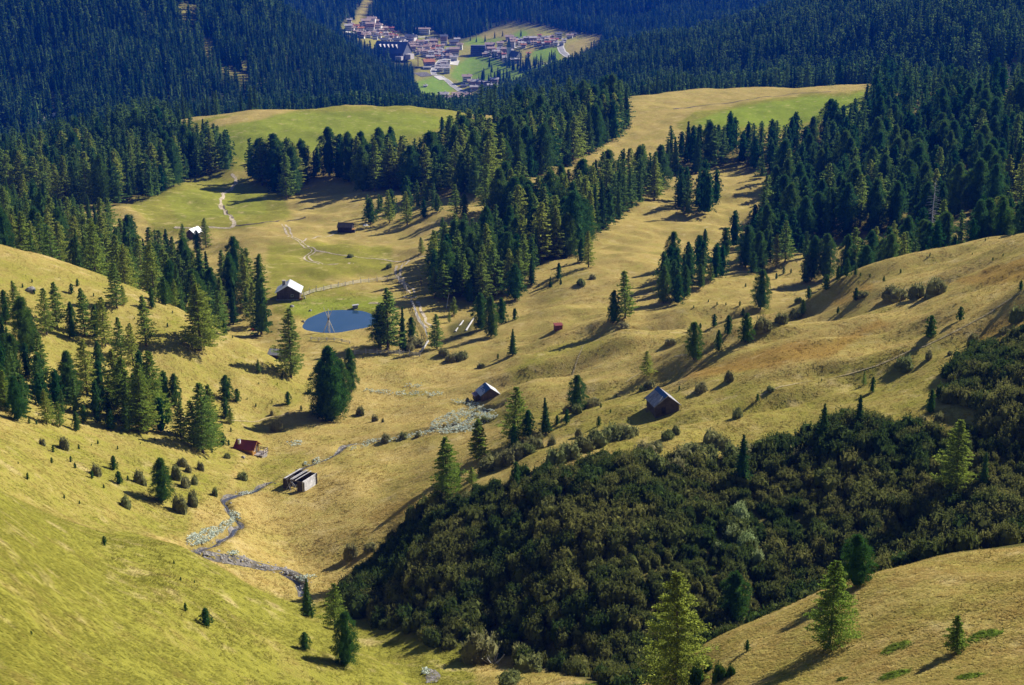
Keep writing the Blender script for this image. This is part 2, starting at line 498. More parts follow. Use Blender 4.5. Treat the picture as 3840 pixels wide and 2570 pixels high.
M['sunlit_logs'] = mat_wood("sunlit_grey_logs", (0.36, 0.36, 0.38), (0.66, 0.65, 0.67), 'X')  # weathered grey logs, with the sunlight on the wall put into the colour
M['grey_boards'] = mat_wood("grey_roof_boards", (0.20, 0.20, 0.23), (0.36, 0.36, 0.40), 'X')
M['rail'] = mat_wood("fence_wood", (0.42, 0.41, 0.40), (0.62, 0.60, 0.59), 'X')
M['amber'] = mat_wood("amber_boards", (0.33, 0.16, 0.035), (0.46, 0.25, 0.065), 'Z')
M['plank'] = mat_wood("deck_planks", (0.26, 0.22, 0.21), (0.38, 0.34, 0.33), 'X')
M['metal_roof'] = mat_sheet("galvanised_sheet", (0.62, 0.64, 0.68), (0.45, 0.47, 0.52), 1, 0.7, 0.42, 0.15)
M['blue_roof'] = mat_sheet("patched_roof_sheet", (0.50, 0.53, 0.58), (0.36, 0.40, 0.47), 1, 0.45, 0.45, 0.0, None)
M['blue_paint'] = mat_plain("blue_sheet", (0.02, 0.085, 0.22), 0.5, 0.0, 0.15)
M['purple_tin'] = mat_sheet("plum_tin", (0.16, 0.11, 0.15), (0.11, 0.075, 0.11), 1, 0.4, 0.5)
M['red_roof'] = mat_sheet("red_brown_tiles", (0.23, 0.036, 0.024), (0.17, 0.026, 0.018), 1, 0.28, 0.55)
M['red_paint'] = mat_wood("red_boards", (0.13, 0.042, 0.034), (0.19, 0.07, 0.055), 'X')
M['stone'] = mat_plain("rubble_stone", (0.26, 0.25, 0.24), 0.9, 0, 0.4, 3.0)
M['white'] = mat_plain("white_plaster", (0.72, 0.70, 0.66), 0.8, 0, 0.1, 0.4)
M['chimney'] = mat_plain("pale_chimney", (0.62, 0.62, 0.64), 0.8, 0, 0.15)
M['glass'] = mat_plain("dark_glass", (0.02, 0.03, 0.045), 0.12, 0, 0.2, 1, 0.6)
M['path'] = mat_gravel("trodden_gravel", (0.46, 0.38, 0.27), (0.56, 0.48, 0.36), 4)
M['trail'] = mat_gravel("trodden_grass", (0.40, 0.32, 0.15), (0.48, 0.39, 0.2), 4)
M['bed'] = mat_gravel("stream_gravel", (0.13, 0.12, 0.115), (0.27, 0.25, 0.24), 3.2)
M['soil'] = mat_gravel("bare_soil", (0.07, 0.055, 0.04), (0.13, 0.10, 0.08), 3)
M['pond'] = mat_water("pond_water", (0.016, 0.05, 0.10), 0.05)
M['stream'] = mat_water("stream_water", (0.03, 0.035, 0.04), 0.15, 5)
M['road'] = mat_plain("road_asphalt", (0.30, 0.29, 0.29), 0.9, 0, 0.1, 0.05)
M['roadline'] = mat_plain("pale_verge", (0.58, 0.55, 0.50), 0.9, 0, 0.1, 0.05)

# ------------------------------------------------------------------ mesh helpers
def np_mesh(name, V, faces, mat, attrs=None, smooth=False):
    """faces: (n,4) or (n,3) index array"""
    V = np.ascontiguousarray(V, dtype=np.float32)
    faces = np.ascontiguousarray(faces, dtype=np.int32)
    k = faces.shape[1]; nf = len(faces)
    me = bpy.data.meshes.new(name)
    me.vertices.add(len(V)); me.vertices.foreach_set("co", V.ravel())
    me.loops.add(nf * k); me.loops.foreach_set("vertex_index", faces.ravel())
    me.polygons.add(nf)
    me.polygons.foreach_set("loop_start", np.arange(0, nf * k, k, dtype=np.int32))
    me.polygons.foreach_set("loop_total", np.full(nf, k, dtype=np.int32))
    if smooth:
        me.polygons.foreach_set("use_smooth", np.ones(nf, dtype=bool))
    for nm, (typ, arr) in (attrs or {}).items():
        at = me.attributes.new(nm, typ, 'POINT')
        at.data.foreach_set("color" if typ == 'FLOAT_COLOR' else "value", np.ascontiguousarray(arr, dtype=np.float32).ravel())
    me.materials.append(mat)
    me.update(calc_edges=True)
    return me

def link_obj(name, data, loc=(0, 0, 0), rotz=0.0, scale=None, parent=None):
    o = bpy.data.objects.new(name, data)
    COL.objects.link(o)
    o.location = loc
    o.rotation_euler = (0, 0, rotz)
    if scale is not None:
        o.scale = (scale,) * 3 if isinstance(scale, (int, float)) else scale
    if parent is not None:
        o.parent = parent
    return o

def tag(o, label, cat, group=None):
    o["label"] = label; o["category"] = cat
    if group:
        o["group"] = group
    return o

def structure(o):
    o["kind"] = "structure"; return o

def stuff(o):
    o["kind"] = "stuff"; return o

class MB:
    """collects simple shapes into one mesh"""
    def __init__(self):
        self.v = []; self.f = []; self.mi = []; self.mats = []
    def _m(self, mat):
        if mat not in self.mats:
            self.mats.append(mat)
        return self.mats.index(mat)
    def add(self, verts, faces, mat):
        b = len(self.v); k = self._m(mat)
        self.v += [tuple(p) for p in verts]
        for f in faces:
            self.f.append([b + i for i in f]); self.mi.append(k)
    def box(self, c, s, mat, rot=None):
        x, y, z = s[0] / 2, s[1] / 2, s[2] / 2
        vs_ = [Vector((i * x, j * y, k * z)) for k in (-1, 1) for j in (-1, 1) for i in (-1, 1)]
        if rot is not None:
            R = Euler(rot).to_matrix()
            vs_ = [R @ p for p in vs_]
        c = Vector(c)
        self.add([p + c for p in vs_], [(0, 2, 3, 1), (4, 5, 7, 6), (0, 1, 5, 4), (2, 6, 7, 3), (0, 4, 6, 2), (1, 3, 7, 5)], mat)
    def slab(self, quad, thick, mat):
        """a plate under the four corners given (counter-clockwise from outside)"""
        q = [Vector(p) for p in quad]
        nrm = (q[1] - q[0]).cross(q[3] - q[0]).normalized() * thick
        self.add(q + [p - nrm for p in q], [(0, 1, 2, 3), (7, 6, 5, 4), (0, 4, 5, 1), (1, 5, 6, 2), (2, 6, 7, 3), (3, 7, 4, 0)], mat)
    def tube(self, p0, p1, r0, r1, mat, n=7):
        p0 = Vector(p0); p1 = Vector(p1)
        d = (p1 - p0).normalized()
        a = d.orthogonal().normalized(); b = d.cross(a)
        vs_ = []
        for p, r in ((p0, r0), (p1, r1)):
            for k in range(n):
                t = 2 * math.pi * k / n
                vs_.append(p + a * math.cos(t) * r + b * math.sin(t) * r)
        fs = [(k, (k + 1) % n, n + (k + 1) % n, n + k) for k in range(n)] + [tuple(range(n - 1, -1, -1)), tuple(range(n, 2 * n))]
        self.add(vs_, fs, mat)
    def mesh(self, name):
        me = bpy.data.meshes.new(name)
        me.from_pydata(self.v, [], self.f)
        for m in self.mats:
            me.materials.append(m)
        for p, k in zip(me.polygons, self.mi):
            p.material_index = k
        me.update()
        return me
    def build(self, name, parent=None, loc=(0, 0, 0), rotz=0.0):
        return link_obj(name, self.mesh(name), loc, rotz, None, parent)

def root(name, loc, rotz=0.0):
    o = bpy.data.objects.new(name, None)
    o.empty_display_size = 0.5
    COL.objects.link(o)
    o.location = loc; o.rotation_euler = (0, 0, rotz)
    return o

# ------------------------------------------------------------------ foliage builders (unit height)
def cards(c, d, L, Wd, rs, flat=0.0):
    """leaf cards: centres c, directions d, length L, width Wd"""
    n = len(c)
    d = d / (np.linalg.norm(d, axis=1, keepdims=True) + 1e-9)
    r = rs.normal(size=(n, 3))
    r[:, 2] *= (1 - flat)
    s = np.cross(d, r); s /= (np.linalg.norm(s, axis=1, keepdims=True) + 1e-9)
    L = np.broadcast_to(np.asarray(L, float).reshape(-1, 1), (n, 1)) * 0.5
    Wd = np.broadcast_to(np.asarray(Wd, float).reshape(-1, 1), (n, 1)) * 0.5
    V = np.empty((n, 4, 3))
    V[:, 0] = c - d * L - s * Wd * 0.6; V[:, 1] = c - d * L * 0.2 + s * Wd
    V[:, 2] = c + d * L + s * Wd * 0.25; V[:, 3] = c + d * L * 0.3 - s * Wd
    return V.reshape(-1, 3)

def core(rs, prof, rows=9, seg=9, jit=0.25):
    """lumpy inner body that keeps the middle of a dense crown from being see-through"""
    hs = np.linspace(0.06, 0.93, rows)
    V = np.zeros((rows, seg, 3))
    for i, h in enumerate(hs):
        for j in range(seg):
            t = 2 * math.pi * (j + 0.5 * (i % 2)) / seg
            r = prof(h) * (1 + rs.uniform(-jit, jit))
            V[i, j] = (r * math.cos(t), r * math.sin(t), h + rs.uniform(-0.01, 0.01))
    Q = []
    for i in range(rows - 1):
        for j in range(seg):
            k = (j + 1) % seg
            Q += [V[i, j], V[i, k], V[i + 1, k], V[i + 1, j]]
    return np.array(Q)

def larch_crown(rs, nb=120, nt=36, size=1.0, wide=0.17, base=0.07):
    out = []
    lean = rs.normal(0, 0.012, 2)
    gap = rs.uniform(0, 6.28)
    for b in range(nb):
        h = base + (0.985 - base) * ((b + rs.uniform(0, 1)) / nb)**0.92
        az = b * 2.399 + rs.normal(0, 0.5)
        prof = wide * (1 - h)**0.72 * (0.55 + 0.45 * min(1, (h - base) / 0.18 + 0.25)) + 0.012
        ln = prof * rs.uniform(0.6, 1.25) * (1 + 0.22 * math.cos(az - gap))
        n = max(6, int(nt * (0.35 + ln / wide)))
        t = rs.uniform(0.08, 1, n)**0.75
        droop = -0.20 * t + 0.16 * t * t + rs.uniform(-0.02, 0.12)
        r = t * ln
        lat = rs.normal(0, 0.13, n) * ln * (1.15 - t * 0.6)
        ca, sa = math.cos(az), math.sin(az)
        c = np.stack([r * ca - lat * sa + lean[0] * h, r * sa + lat * ca + lean[1] * h,
                      h + droop * ln - np.abs(rs.normal(0, 0.006, n))], 1)
        d = np.stack([np.full(n, ca), np.full(n, sa), np.full(n, 0.1)], 1) + rs.normal(0, 0.75, (n, 3))
        out.append(cards(c, d, rs.uniform(0.020, 0.038, n) * size, rs.uniform(0.011, 0.019, n) * size, rs, 0.3))
    return np.concatenate(out)

def pine_prof(h, R=0.17):
    if h > 0.30:
        return R * max(0.0, 1 - ((h - 0.30) / 0.71)**1.75)**0.78
    return R * (0.66 + 0.34 * (h / 0.30)**0.8)

def pine_crown(rs, nc=150, nq=34, size=1.0, R=0.17, lump=1.0):
    out = [core(rs, lambda h: pine_prof(h, R) * 0.5, jit=0.35)]
    off = rs.uniform(0, 6.28); off2 = rs.uniform(0, 6.28)
    for k in range(nc):
        h = 0.035 + 0.95 * ((k + rs.uniform()) / nc)**0.95
        az = k * 2.399 + rs.normal(0, 0.5)
        r = pine_prof(h, R) * rs.uniform(0.55, 1.15) * (1 + 0.16 * math.sin(2 * az + off + 6 * h) + 0.12 * math.sin(17 * h + off2))
        cr = 0.036 * rs.uniform(0.65, 1.5) * (0.7 + 0.5 * R / 0.17) * (1.1 - 0.45 * h) * lump
        ca, sa = math.cos(az), math.sin(az)
        o = np.array([ca, sa, 0.0])
        p = rs.normal(size=(nq, 3)); p /= np.linalg.norm(p, axis=1, keepdims=True)
        p *= cr * rs.uniform(0.3, 1, (nq, 1))
        p += o * (p[:, 2:3] * -0.5) + np.array([0, 0, 0.35]) * np.abs(p[:, :1])
        c = np.array([r * ca, r * sa, h]) + p
        d = o * 0.6 + p / cr * 0.45 + np.array([0, 0, 0.7]) + rs.normal(0, 0.35, (nq, 3))
        out.append(cards(c, d, rs.uniform(0.022, 0.040, nq) * size, rs.uniform(0.009, 0.015, nq) * size, rs))
    return np.concatenate(out)

def spruce_crown(rs, nb=150, nt=26, size=1.0, wide=0.155, base=0.03):
    out = [core(rs, lambda h: (wide * (1 - h)**0.9 + 0.004) * 0.5)]
    for b in range(nb):
        h = base + (0.99 - base) * (b + rs.uniform()) / nb
        tier = 0.82 + 0.22 * math.sin(h * 46 + rs.uniform(-.4, .4))
        az = b * 2.399 + rs.normal(0, 0.4)
        ln = (wide * (1 - h)**0.85 + 0.008) * rs.uniform(0.8, 1.15) * tier
        n = max(5, int(nt * (0.3 + ln / wide)))
        t = rs.uniform(0.25, 1, n)**0.7
        droop = -0.38 * t + 0.18 * t * t
        r = t * ln
        lat = rs.normal(0, 0.16, n) * ln * (1.1 - t * 0.7)
        ca, sa = math.cos(az), math.sin(az)
        c = np.stack([r * ca - lat * sa, r * sa + lat * ca, h + droop * ln - np.abs(rs.normal(0, 0.007, n))], 1)
        d = np.stack([np.full(n, ca), np.full(n, sa), np.full(n, -0.25)], 1) + rs.normal(0, 0.45, (n, 3))
        out.append(cards(c, d, rs.uniform(0.022, 0.038, n) * size, rs.uniform(0.010, 0.016, n) * size, rs, 0.4))
    return np.concatenate(out)

def trunk_mesh(name, rs, r=0.016, top=0.97, branches=0, blen=0.1, mat=None):
    mb = MB()
    bend = rs.normal(0, 0.006, (5, 2))
    hs = [-0.03, 0.12, 0.4, 0.7, top]
    for i in range(4):
        a = (bend[i][0], bend[i][1], hs[i]); b = (bend[i + 1][0], bend[i + 1][1], hs[i + 1])
        mb.tube(a, b, r * (1 - 0.9 * max(0, hs[i])) + (0.005 if i == 0 else 0), r * (1 - 0.9 * hs[i + 1]), mat or M['bark'], 7)
    for k in range(branches):
        h = 0.08 + 0.85 * (k + rs.uniform()) / branches
        az = k * 2.399 + rs.normal(0, .5)
        ln = blen * (1 - h)**0.7 + 0.01
        mb.tube((0, 0, h), (ln * math.cos(az), ln * math.sin(az), h - 0.12 * ln), 0.0035 * (1 - h * .7), 0.001, mat or M['bark'], 4)
    return mb.mesh(name)

def bush_crown(rs, n=1500, size=1.0, m=8):
    """a rounded shrub of upright leafy shoots, about 1 high and 1.2 across"""
    lob = [np.array([rs.uniform(-0.26, 0.26), rs.uniform(-0.26, 0.26), 0.0]) for _ in range(5)]
    rad = [rs.uniform(0.30, 0.40) for _ in lob]; hgt = [rs.uniform(0.68, 1.0) for _ in lob]
    k = n // m
    which = rs.randint(0, len(lob), k)
    z = rs.uniform(0.0, 1.0, k)**0.8
    az = rs.uniform(0, 6.283, k)
    R = np.array(rad)[which]; Hh = np.array(hgt)[which]; L0 = np.array(lob)[which]
    rr = np.sqrt(np.maximum(0.0, 1 - z**2.2)) * R * rs.uniform(0.85, 1.1, k) * (0.86 + 0.14 * np.minimum(1, z / 0.3))
    C = L0 + np.stack([np.cos(az) * rr, np.sin(az) * rr, z * Hh * rs.uniform(0.9, 1.06, k)], 1)
    D = np.stack([np.cos(az) * rr * 1.5, np.sin(az) * rr * 1.5, np.full(k, 0.9)], 1)
    c = np.repeat(C, m, 0); d = np.repeat(D, m, 0)
    t = rs.uniform(-1, 0.6, (len(c), 1)) * 0.12
    c = c + d / np.linalg.norm(d, axis=1, keepdims=True) * t + rs.normal(0, 0.016, c.shape)
    c[:, 2] = np.maximum(c[:, 2], 0.0)
    out = [cards(c, d + rs.normal(0, 0.45, d.shape), rs.uniform(0.06, 0.11, len(c)) * size, rs.uniform(0.028, 0.05, len(c)) * size, rs)]
    for l_, r_, h_ in zip(lob, rad, hgt):
        Q = core(rs, lambda h: r_ * 0.86 * math.sqrt(max(0.0, 1 - h**2.2)), 5, 7, 0.12)
        Q[:, 2] = (Q[:, 2] - 0.06) * h_ * 0.92
        out.append(Q + l_)
    return np.concatenate(out)

def quads(V):
    return np.arange(len(V)).reshape(-1, 4)

def merged(name, variants, pts, mat, rs, hs, wf=None, tints=None):
    """ONE mesh of many small plants: pts (n,3), heights hs"""
    Vs = []; Ts = []
    pick_ = rs.randint(0, len(variants), len(pts))
    for i, p in enumerate(pts):
        V = variants[pick_[i]]
        t = rs.uniform(0, 6.283); c, s = math.cos(t), math.sin(t)
        w = hs[i] * (1.0 if wf is None else wf[i])
        X = np.empty(V.shape, np.float32)
        X[:, 0] = (V[:, 0] * c - V[:, 1] * s) * w + p[0]
        X[:, 1] = (V[:, 0] * s + V[:, 1] * c) * w + p[1]
        X[:, 2] = V[:, 2] * hs[i] + p[2]
        Vs.append(X)
        Ts.append(np.full(len(V), rs.uniform() if tints is None else tints[i], np.float32))
    V = np.concatenate(Vs); T = np.concatenate(Ts)
    return np_mesh(name, V, quads(V), mat, {"tint": ('FLOAT', T)})

def in_poly(px, py, poly):
    px = np.asarray(px, float); py = np.asarray(py, float)
    ins = np.zeros(px.shape, bool)
    n = len(poly)
    for i in range(n):
        x0, y0 = poly[i]; x1, y1 = poly[(i + 1) % n]
        if y0 == y1:
            continue
        cond = ((y0 > py) != (y1 > py)) & (px < (x1 - x0) * (py - y0) / (y1 - y0) + x0)
        ins ^= cond
    return ins

# ------------------------------------------------------------------ stream bed cut into the ground, then the ground sheet
def polyline(px, step=1.0, wob=0.0, seed=5):
    pts = [pick(u, v) for u, v in px]
    pts = [p for p in pts if p is not None]
    out = []
    for i in range(len(pts) - 1):
        a, b = pts[i], pts[i + 1]
        n = max(1, int((b - a).length / step))
        for k in range(n):
            t = k / n
            p0 = pts[max(0, i - 1)]; p3 = pts[min(len(pts) - 1, i + 2)]
            q = 0.5 * ((2 * a) + (b - p0) * t + (2 * p0 - 5 * a + 4 * b - p3) * t * t + (-p0 + 3 * a - 3 * b + p3) * t**3)
            out.append((q.x, q.y))
    out.append((pts[-1].x, pts[-1].y))
    o = np.array(out)
    if wob:
        o[:, 0] += wob * fbm(o[:, 0] * 1.0, o[:, 1], 4, 2, seed); o[:, 1] += wob * fbm(o[:, 0], o[:, 1] * 1.0, 4, 2, seed + 9)
    return o

STREAM = polyline(STREAM_PX, 0.8, 0.9)
STREAM2 = polyline([(985,1535),(992,1548),(985,1562)], 0.6, 0.5)
def dist_line(X, Y, L):
    d = np.full(X.shape, 1e9)
    for (x0, y0), (x1, y1) in zip(L[:-1], L[1:]):
        dx, dy = x1 - x0, y1 - y0
        t = np.clip(((X - x0) * dx + (Y - y0) * dy) / (dx * dx + dy * dy + 1e-9), 0, 1)
        d = np.minimum(d, (X - x0 - t * dx)**2 + (Y - y0 - t * dy)**2)
    return np.sqrt(d)
_j0, _j1 = np.searchsorted(S_G, [math.log(165), math.log(330)])
_i0, _i1 = int((-0.28 + AMAX) / (2 * AMAX) * NA), int((0.03 + AMAX) / (2 * AMAX) * NA)
_sub = (slice(_i0, _i1), slice(_j0, _j1))
SD = np.full(X_G.shape, 99.0)
SD[_sub] = dist_line(X_G[_sub], Y_G[_sub], STREAM)
Z_G -= 0.95 * np.exp(-(SD / 0.8)**2)
_WN = Z_G / Y_G

U_G, V_G = project(X_G, Y_G, Z_G)
JU = U_G + 34 * fbm(X_G, Y_G, np.maximum(Y_G * 0.03, 2), 3, 21)
JV = V_G + 17 * fbm(X_G, Y_G, np.maximum(Y_G * 0.03, 2), 3, 33)
TONE = np.zeros((NA, NS, 4), np.float32)

def paint(ch, val, poly, d0=0, d1=9999, how='set', rough=True):
    px, py = (JU, JV) if rough else (U_G, V_G)
    m = in_poly(px, py, poly) & (Y_G >= d0) & (Y_G <= d1)
    if how == 'set':
        TONE[..., ch][m] = val
    else:
        TONE[..., ch][m] += val

BIG = [(-900,-900),(3300,-900),(3300,4200),(-900,4200)]
TONE[..., 0] = 0.22
TONE[..., 0][Y_G < 182] = np.where(A_G[:, None] < -0.03, 1.05, 0.25)[:, 0:1].repeat(NS, 1)[Y_G < 182]
paint(0, 0.55, [(-500,1120),(250,1230),(520,1130),(560,1020),(740,880),(620,800),(480,720),(240,620),(-500,520)], 165, 345)
paint(0, 0.75, [(-200,985),(120,985),(500,1050),(430,1230),(250,1210),(60,1140),(-200,1050)], 160, 300)
paint(0, 0.10, [(460,1250),(560,1110),(760,1020),(1000,990),(1120,880),(1240,850),(1130,800),(950,840),(800,860),(760,960),(690,1010),(900,1160),(820,1300),(700,1350)], 165, 345)
paint(0, 0.62, [(560,1060),(640,1035),(720,1050),(640,1110),(540,1130)], 200, 300)
paint(1, 0.35, [(820,1180),(900,1150),(985,1130),(990,1150),(930,1180),(850,1200)], 190, 260)
paint(0, 1.0, [(600,560),(900,560),(900,620),(760,640),(640,680),(600,620)], 345, 520)
paint(0, 0.9, [(600,640),(690,640),(900,680),(870,720),(700,740),(620,720)], 345, 460)
paint(3, 0.42, [(660,690),(800,682),(905,668),(905,700),(860,712),(700,735),(650,720)], 345, 440)
paint(0, 1.1, [(330,420),(500,400),(640,430),(660,500),(540,522),(380,530),(300,470)], 500, 720)
paint(3, 0.25, [(380,440),(520,420),(600,440),(600,490),(420,505)], 500, 720)
paint(0, 1.5, [(300,410),(420,285),(480,268),(600,248),(1080,235),(1080,290),(940,330),(720,420),(540,410)], 690, 1000)
paint(3, 0.42, [(420,300),(520,285),(600,270),(860,250),(1060,265),(900,330),(560,375)], 690, 1000)
paint(0, 0.1, [(460,285),(540,258),(620,245),(720,252),(600,275),(500,290)], 780, 1000)
paint(0, 1.7, [(1540,288),(1600,252),(1720,238),(2000,205),(1970,270),(1800,310),(1600,310)], 690, 1000)
paint(3, 0.6, [(1580,282),(1640,252),(1980,212),(1940,270),(1790,300)], 690, 1000)
paint(1, 0.62, [(1560,868),(1640,855),(1760,850),(1860,825),(1960,785),(2060,742),(2010,735),(1930,770),(1800,790),(1690,818),(1600,835)], 200, 330)
paint(1, 0.55, [(1860,690),(1990,650),(2010,668),(1900,705)], 240, 360)
paint(1, 0.55, [(2170,650),(2250,610),(2400,585),(2400,640),(2260,655)], 230, 360)
paint(1, 0.5, [(2210,760),(2343,700),(2400,720),(2343,765),(2230,800)], 180, 300)
paint(0, 0.65, [(1160,850),(1240,800),(1330,770),(1400,790),(1300,850),(1200,870)], 260, 400)
paint(1, 0.3, [(1230,760),(1290,750),(1300,775),(1240,790)], 300, 420)
paint(0, 0.35, [(1050,950),(1700,880),(2343,740),(2343,1000),(1500,1060)], 180, 320, 'add')
paint(0, 0.3, [(1700,1568),(2400,1250),(2400,1700),(1500,1800)], 60, 150)
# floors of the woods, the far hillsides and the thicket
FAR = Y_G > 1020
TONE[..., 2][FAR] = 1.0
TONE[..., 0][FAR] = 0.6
def clearing(poly, r=0.7, a=0.3, d0=1000, d1=4000):
    m = in_poly(U_G, V_G, poly) & (Y_G > d0) & (Y_G < d1)
    TONE[..., 2][m] = 0.0; TONE[..., 0][m] = r; TONE[..., 3][m] = a
CLEAR_L = [[(318,36),(326,24),(343,26),(340,38)], [(405,72),(440,64),(450,72),(415,80)], [(466,88),(478,85),(490,98),(484,112),(470,108)],
           [(548,152),(560,142),(568,152),(556,165)], [(455,115),(468,115),(500,134),(490,140)], [(500,152),(520,152),(570,176),(568,184),(540,176),(510,162)],
           [(545,196),(572,203),(570,210),(548,204)], [(215,160),(222,148),(236,150),(234,166)], [(345,255),(390,248),(395,262),(350,268)],
           [(250,66),(270,70),(262,78)], [(590,188),(604,182),(612,200),(598,206)], [(395,18),(430,10),(455,20),(452,34),(420,38)]]
for p in CLEAR_L:
    clearing(p, 0.75, 0.15, 1000, 1850)
SCAR = [(84,290),(96,272),(110,262),(128,258),(134,264),(118,272),(104,282),(92,296)]
VILLAGE = [(775,60),(800,45),(880,60),(940,88),(985,66),(1010,84),(1050,100),(1120,70),(1180,52),(1240,60),(1290,72),(1372,82),(1360,100),(1310,132),
           (1230,155),(1160,190),(1110,222),(1060,262),(985,245),(950,200),(945,180),(955,150),(900,140),(850,110),(790,75)]
FIELD = [[(1030,175),(1045,150),(1075,130),(1130,133),(1160,150),(1210,155),(1300,135),(1230,170),(1160,200),(1080,200)], [(950,190),(1000,172),(1030,190),(1045,205),(1010,215),(975,222),(952,205)],
         [(1055,100),(1095,84),(1150,86),(1135,100),(1070,104)], [(1165,82),(1195,70),(1212,75),(1190,92),(1170,90)], [(1220,115),(1265,108),(1285,112),(1280,140),(1220,140)],
         [(930,90),(970,92),(1000,98),(970,102),(935,98)], [(785,62),(800,58),(805,66)], [(1020,108),(1040,105),(1045,113),(1022,114)]]
DRYF = [[(1290,122),(1300,100),(1350,84),(1385,80),(1360,105),(1310,126)], [(1095,84),(1140,66),(1195,66),(1165,84),(1110,92)], [(1190,125),(1215,106),(1260,104),(1220,118)],
        [(808,58),(812,40),(836,-10),(862,-10),(842,22),(830,44),(852,40),(858,50)]]
m = in_poly(U_G, V_G, VILLAGE) & (Y_G > 1950)
TONE[..., 2][m] = 0.0; TONE[..., 0][m] = 0.55; TONE[..., 1][m] = 0.0; TONE[..., 3][m] = 0.25
for p in FIELD:
    clearing(p, 1.0, 1.1, 1950)
for p in DRYF:
    clearing(p, 0.35, 0.1, 1950)
THICK_LOW = [(800,1340),(860,1290),(900,1230),(960,1170),(1040,1150),(1110,1120),(1190,1090),(1290,1085),(1360,1060),(1450,1045),(1500,1060),(1560,1065),
             (1640,1080),(1750,1050),(1850,1020),(1900,980),(2010,975),(2110,1000),(2240,985),(2250,930),(2343,930),(2450,920),(2450,1300),
             (2343,1330),(2000,1420),(1700,1500),(1560,1560),(1440,1600),(1300,1545),(1150,1505),(1000,1480),(900,1452),(850,1425),(790,1385)]
THICK_UP = [(2140,920),(2160,880),(2190,845),(2230,805),(2290,790),(2343,770),(2450,740),(2450,930),(2343,935),(2240,940)]
for p in (THICK_LOW, THICK_UP):
    m = in_poly(U_G, V_G, p) & (Y_G > 126) & (Y_G < 260)
    TONE[..., 2][m] = 0.75
WOODS = {
 'upper': [(0,470),(130,482),(250,474),(350,456),(430,412),(520,395),(530,370),(440,340),(405,300),(330,300),(240,325),(120,360),(0,395)],
 'row':   [(560,408),(600,420),(650,455),(700,440),(760,400),(840,430),(900,420),(1000,432),(1060,430),(1050,395),(990,385),(900,392),(800,388),(700,392),(600,395)],
 'ridge': [(850,430),(930,440),(1000,445),(1090,450),(1150,430),(1230,405),(1310,375),(1350,352),(1380,335),(1436,302),(1440,285),(1410,262),(1360,262),(1250,275),(1180,300),(1120,325),(1060,352),(1000,392),(920,412)],
 'mid':   [(1110,480),(1150,510),(1200,560),(1240,600),(1300,590),(1370,530),(1440,495),(1512,450),(1512,425),(1450,432),(1390,444),(1330,458),(1250,490),(1225,500),(1170,470)],
 'low':   [(985,650),(1000,690),(1060,700),(1120,690),(1185,672),(1205,640),(1240,600),(1230,570),(1120,560),(1020,575),(985,610)],
 'rwood': [(1530,400),(1560,410),(1640,380),(1720,400),(1790,440),(1760,490),(1720,540),(1740,580),(1800,590),(1870,570),(1960,545),(2080,520),(2400,470),(2400,190),(2180,205),(1990,215),(1990,255),(1965,285),(1900,320),(1800,340),(1680,338),(1580,345),(1525,370)],
}
paint(0, 0.95, [(-200,1330),(60,1330),(230,1450),(330,1600),(-200,1650)], 60, 150)
FLOORMIX = 0.45  # dark grass plus tree shade painted into the ground tone
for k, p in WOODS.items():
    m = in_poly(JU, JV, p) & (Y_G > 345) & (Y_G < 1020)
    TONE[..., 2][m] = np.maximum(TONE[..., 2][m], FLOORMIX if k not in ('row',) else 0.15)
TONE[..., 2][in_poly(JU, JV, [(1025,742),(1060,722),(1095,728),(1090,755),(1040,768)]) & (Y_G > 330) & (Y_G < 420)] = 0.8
# soften the borders
for ax in (0, 1, 0, 1, 0, 1):
    TONE = (np.roll(TONE, 1, ax) + 2 * TONE + np.roll(TONE, -1, ax)) / 4
TONE[..., 2] = np.maximum(TONE[..., 2], 0.5 * np.exp(-(SD / 0.9)**2))
m = in_poly(U_G, V_G, SCAR) & (Y_G > 1000) & (Y_G < 1600)
SCAR_M = m

idx = np.arange(NA * NS).reshape(NA, NS)
gf = np.stack([idx[:-1, :-1], idx[1:, :-1], idx[1:, 1:], idx[:-1, 1:]], -1).reshape(-1, 4)
gv = np.stack([X_G, Y_G, Z_G], -1).reshape(-1, 3)
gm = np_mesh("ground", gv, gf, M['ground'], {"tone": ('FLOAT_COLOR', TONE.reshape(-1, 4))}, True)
structure(link_obj("ground", gm))

def tone_at(x, y):
    a = x / y; s = np.log(y)
    i = np.clip(((a + AMAX) / (2 * AMAX) * (NA - 1)).round().astype(int), 0, NA - 1)
    j = np.clip(np.searchsorted(S_G, s), 0, NS - 1)
    return TONE[i, j]

# ------------------------------------------------------------------ ribbons on the ground: stream, paths, roads
def ribbon(name, L, wl, wr, mat, lift, wvar=0.0, seed=1):
    """a strip along the plan line L from offset wl to wr (metres to the left / right), draped on the ground"""
    L = np.asarray(L)
    T = np.gradient(L, axis=0); T /= (np.linalg.norm(T, axis=1, keepdims=True) + 1e-9)
    N = np.stack([-T[:, 1], T[:, 0]], 1)
    k = 4
    vv = []
    va = 1 + wvar * vnoise(np.arange(len(L)) * 0.35, np.zeros(len(L)), seed) * 2
    vb = 1 + wvar * vnoise(np.arange(len(L)) * 0.35, np.ones(len(L)) * 7.7, seed + 3) * 2
    for q in range(k + 1):
        f = q / k
        off = wl * va * (1 - f) + wr * vb * f
        P = L + N * off[:, None]
        vv.append(np.stack([P[:, 0], P[:, 1], gz(P[:, 0], P[:, 1]) + lift], 1))
    V = np.stack(vv, 1)
    n = len(L)
    ix = np.arange(n * (k + 1)).reshape(n, k + 1)
    f = np.stack([ix[:-1, :-1], ix[:-1, 1:], ix[1:, 1:], ix[1:, :-1]], -1).reshape(-1, 4)
    return V.reshape(-1, 3), f

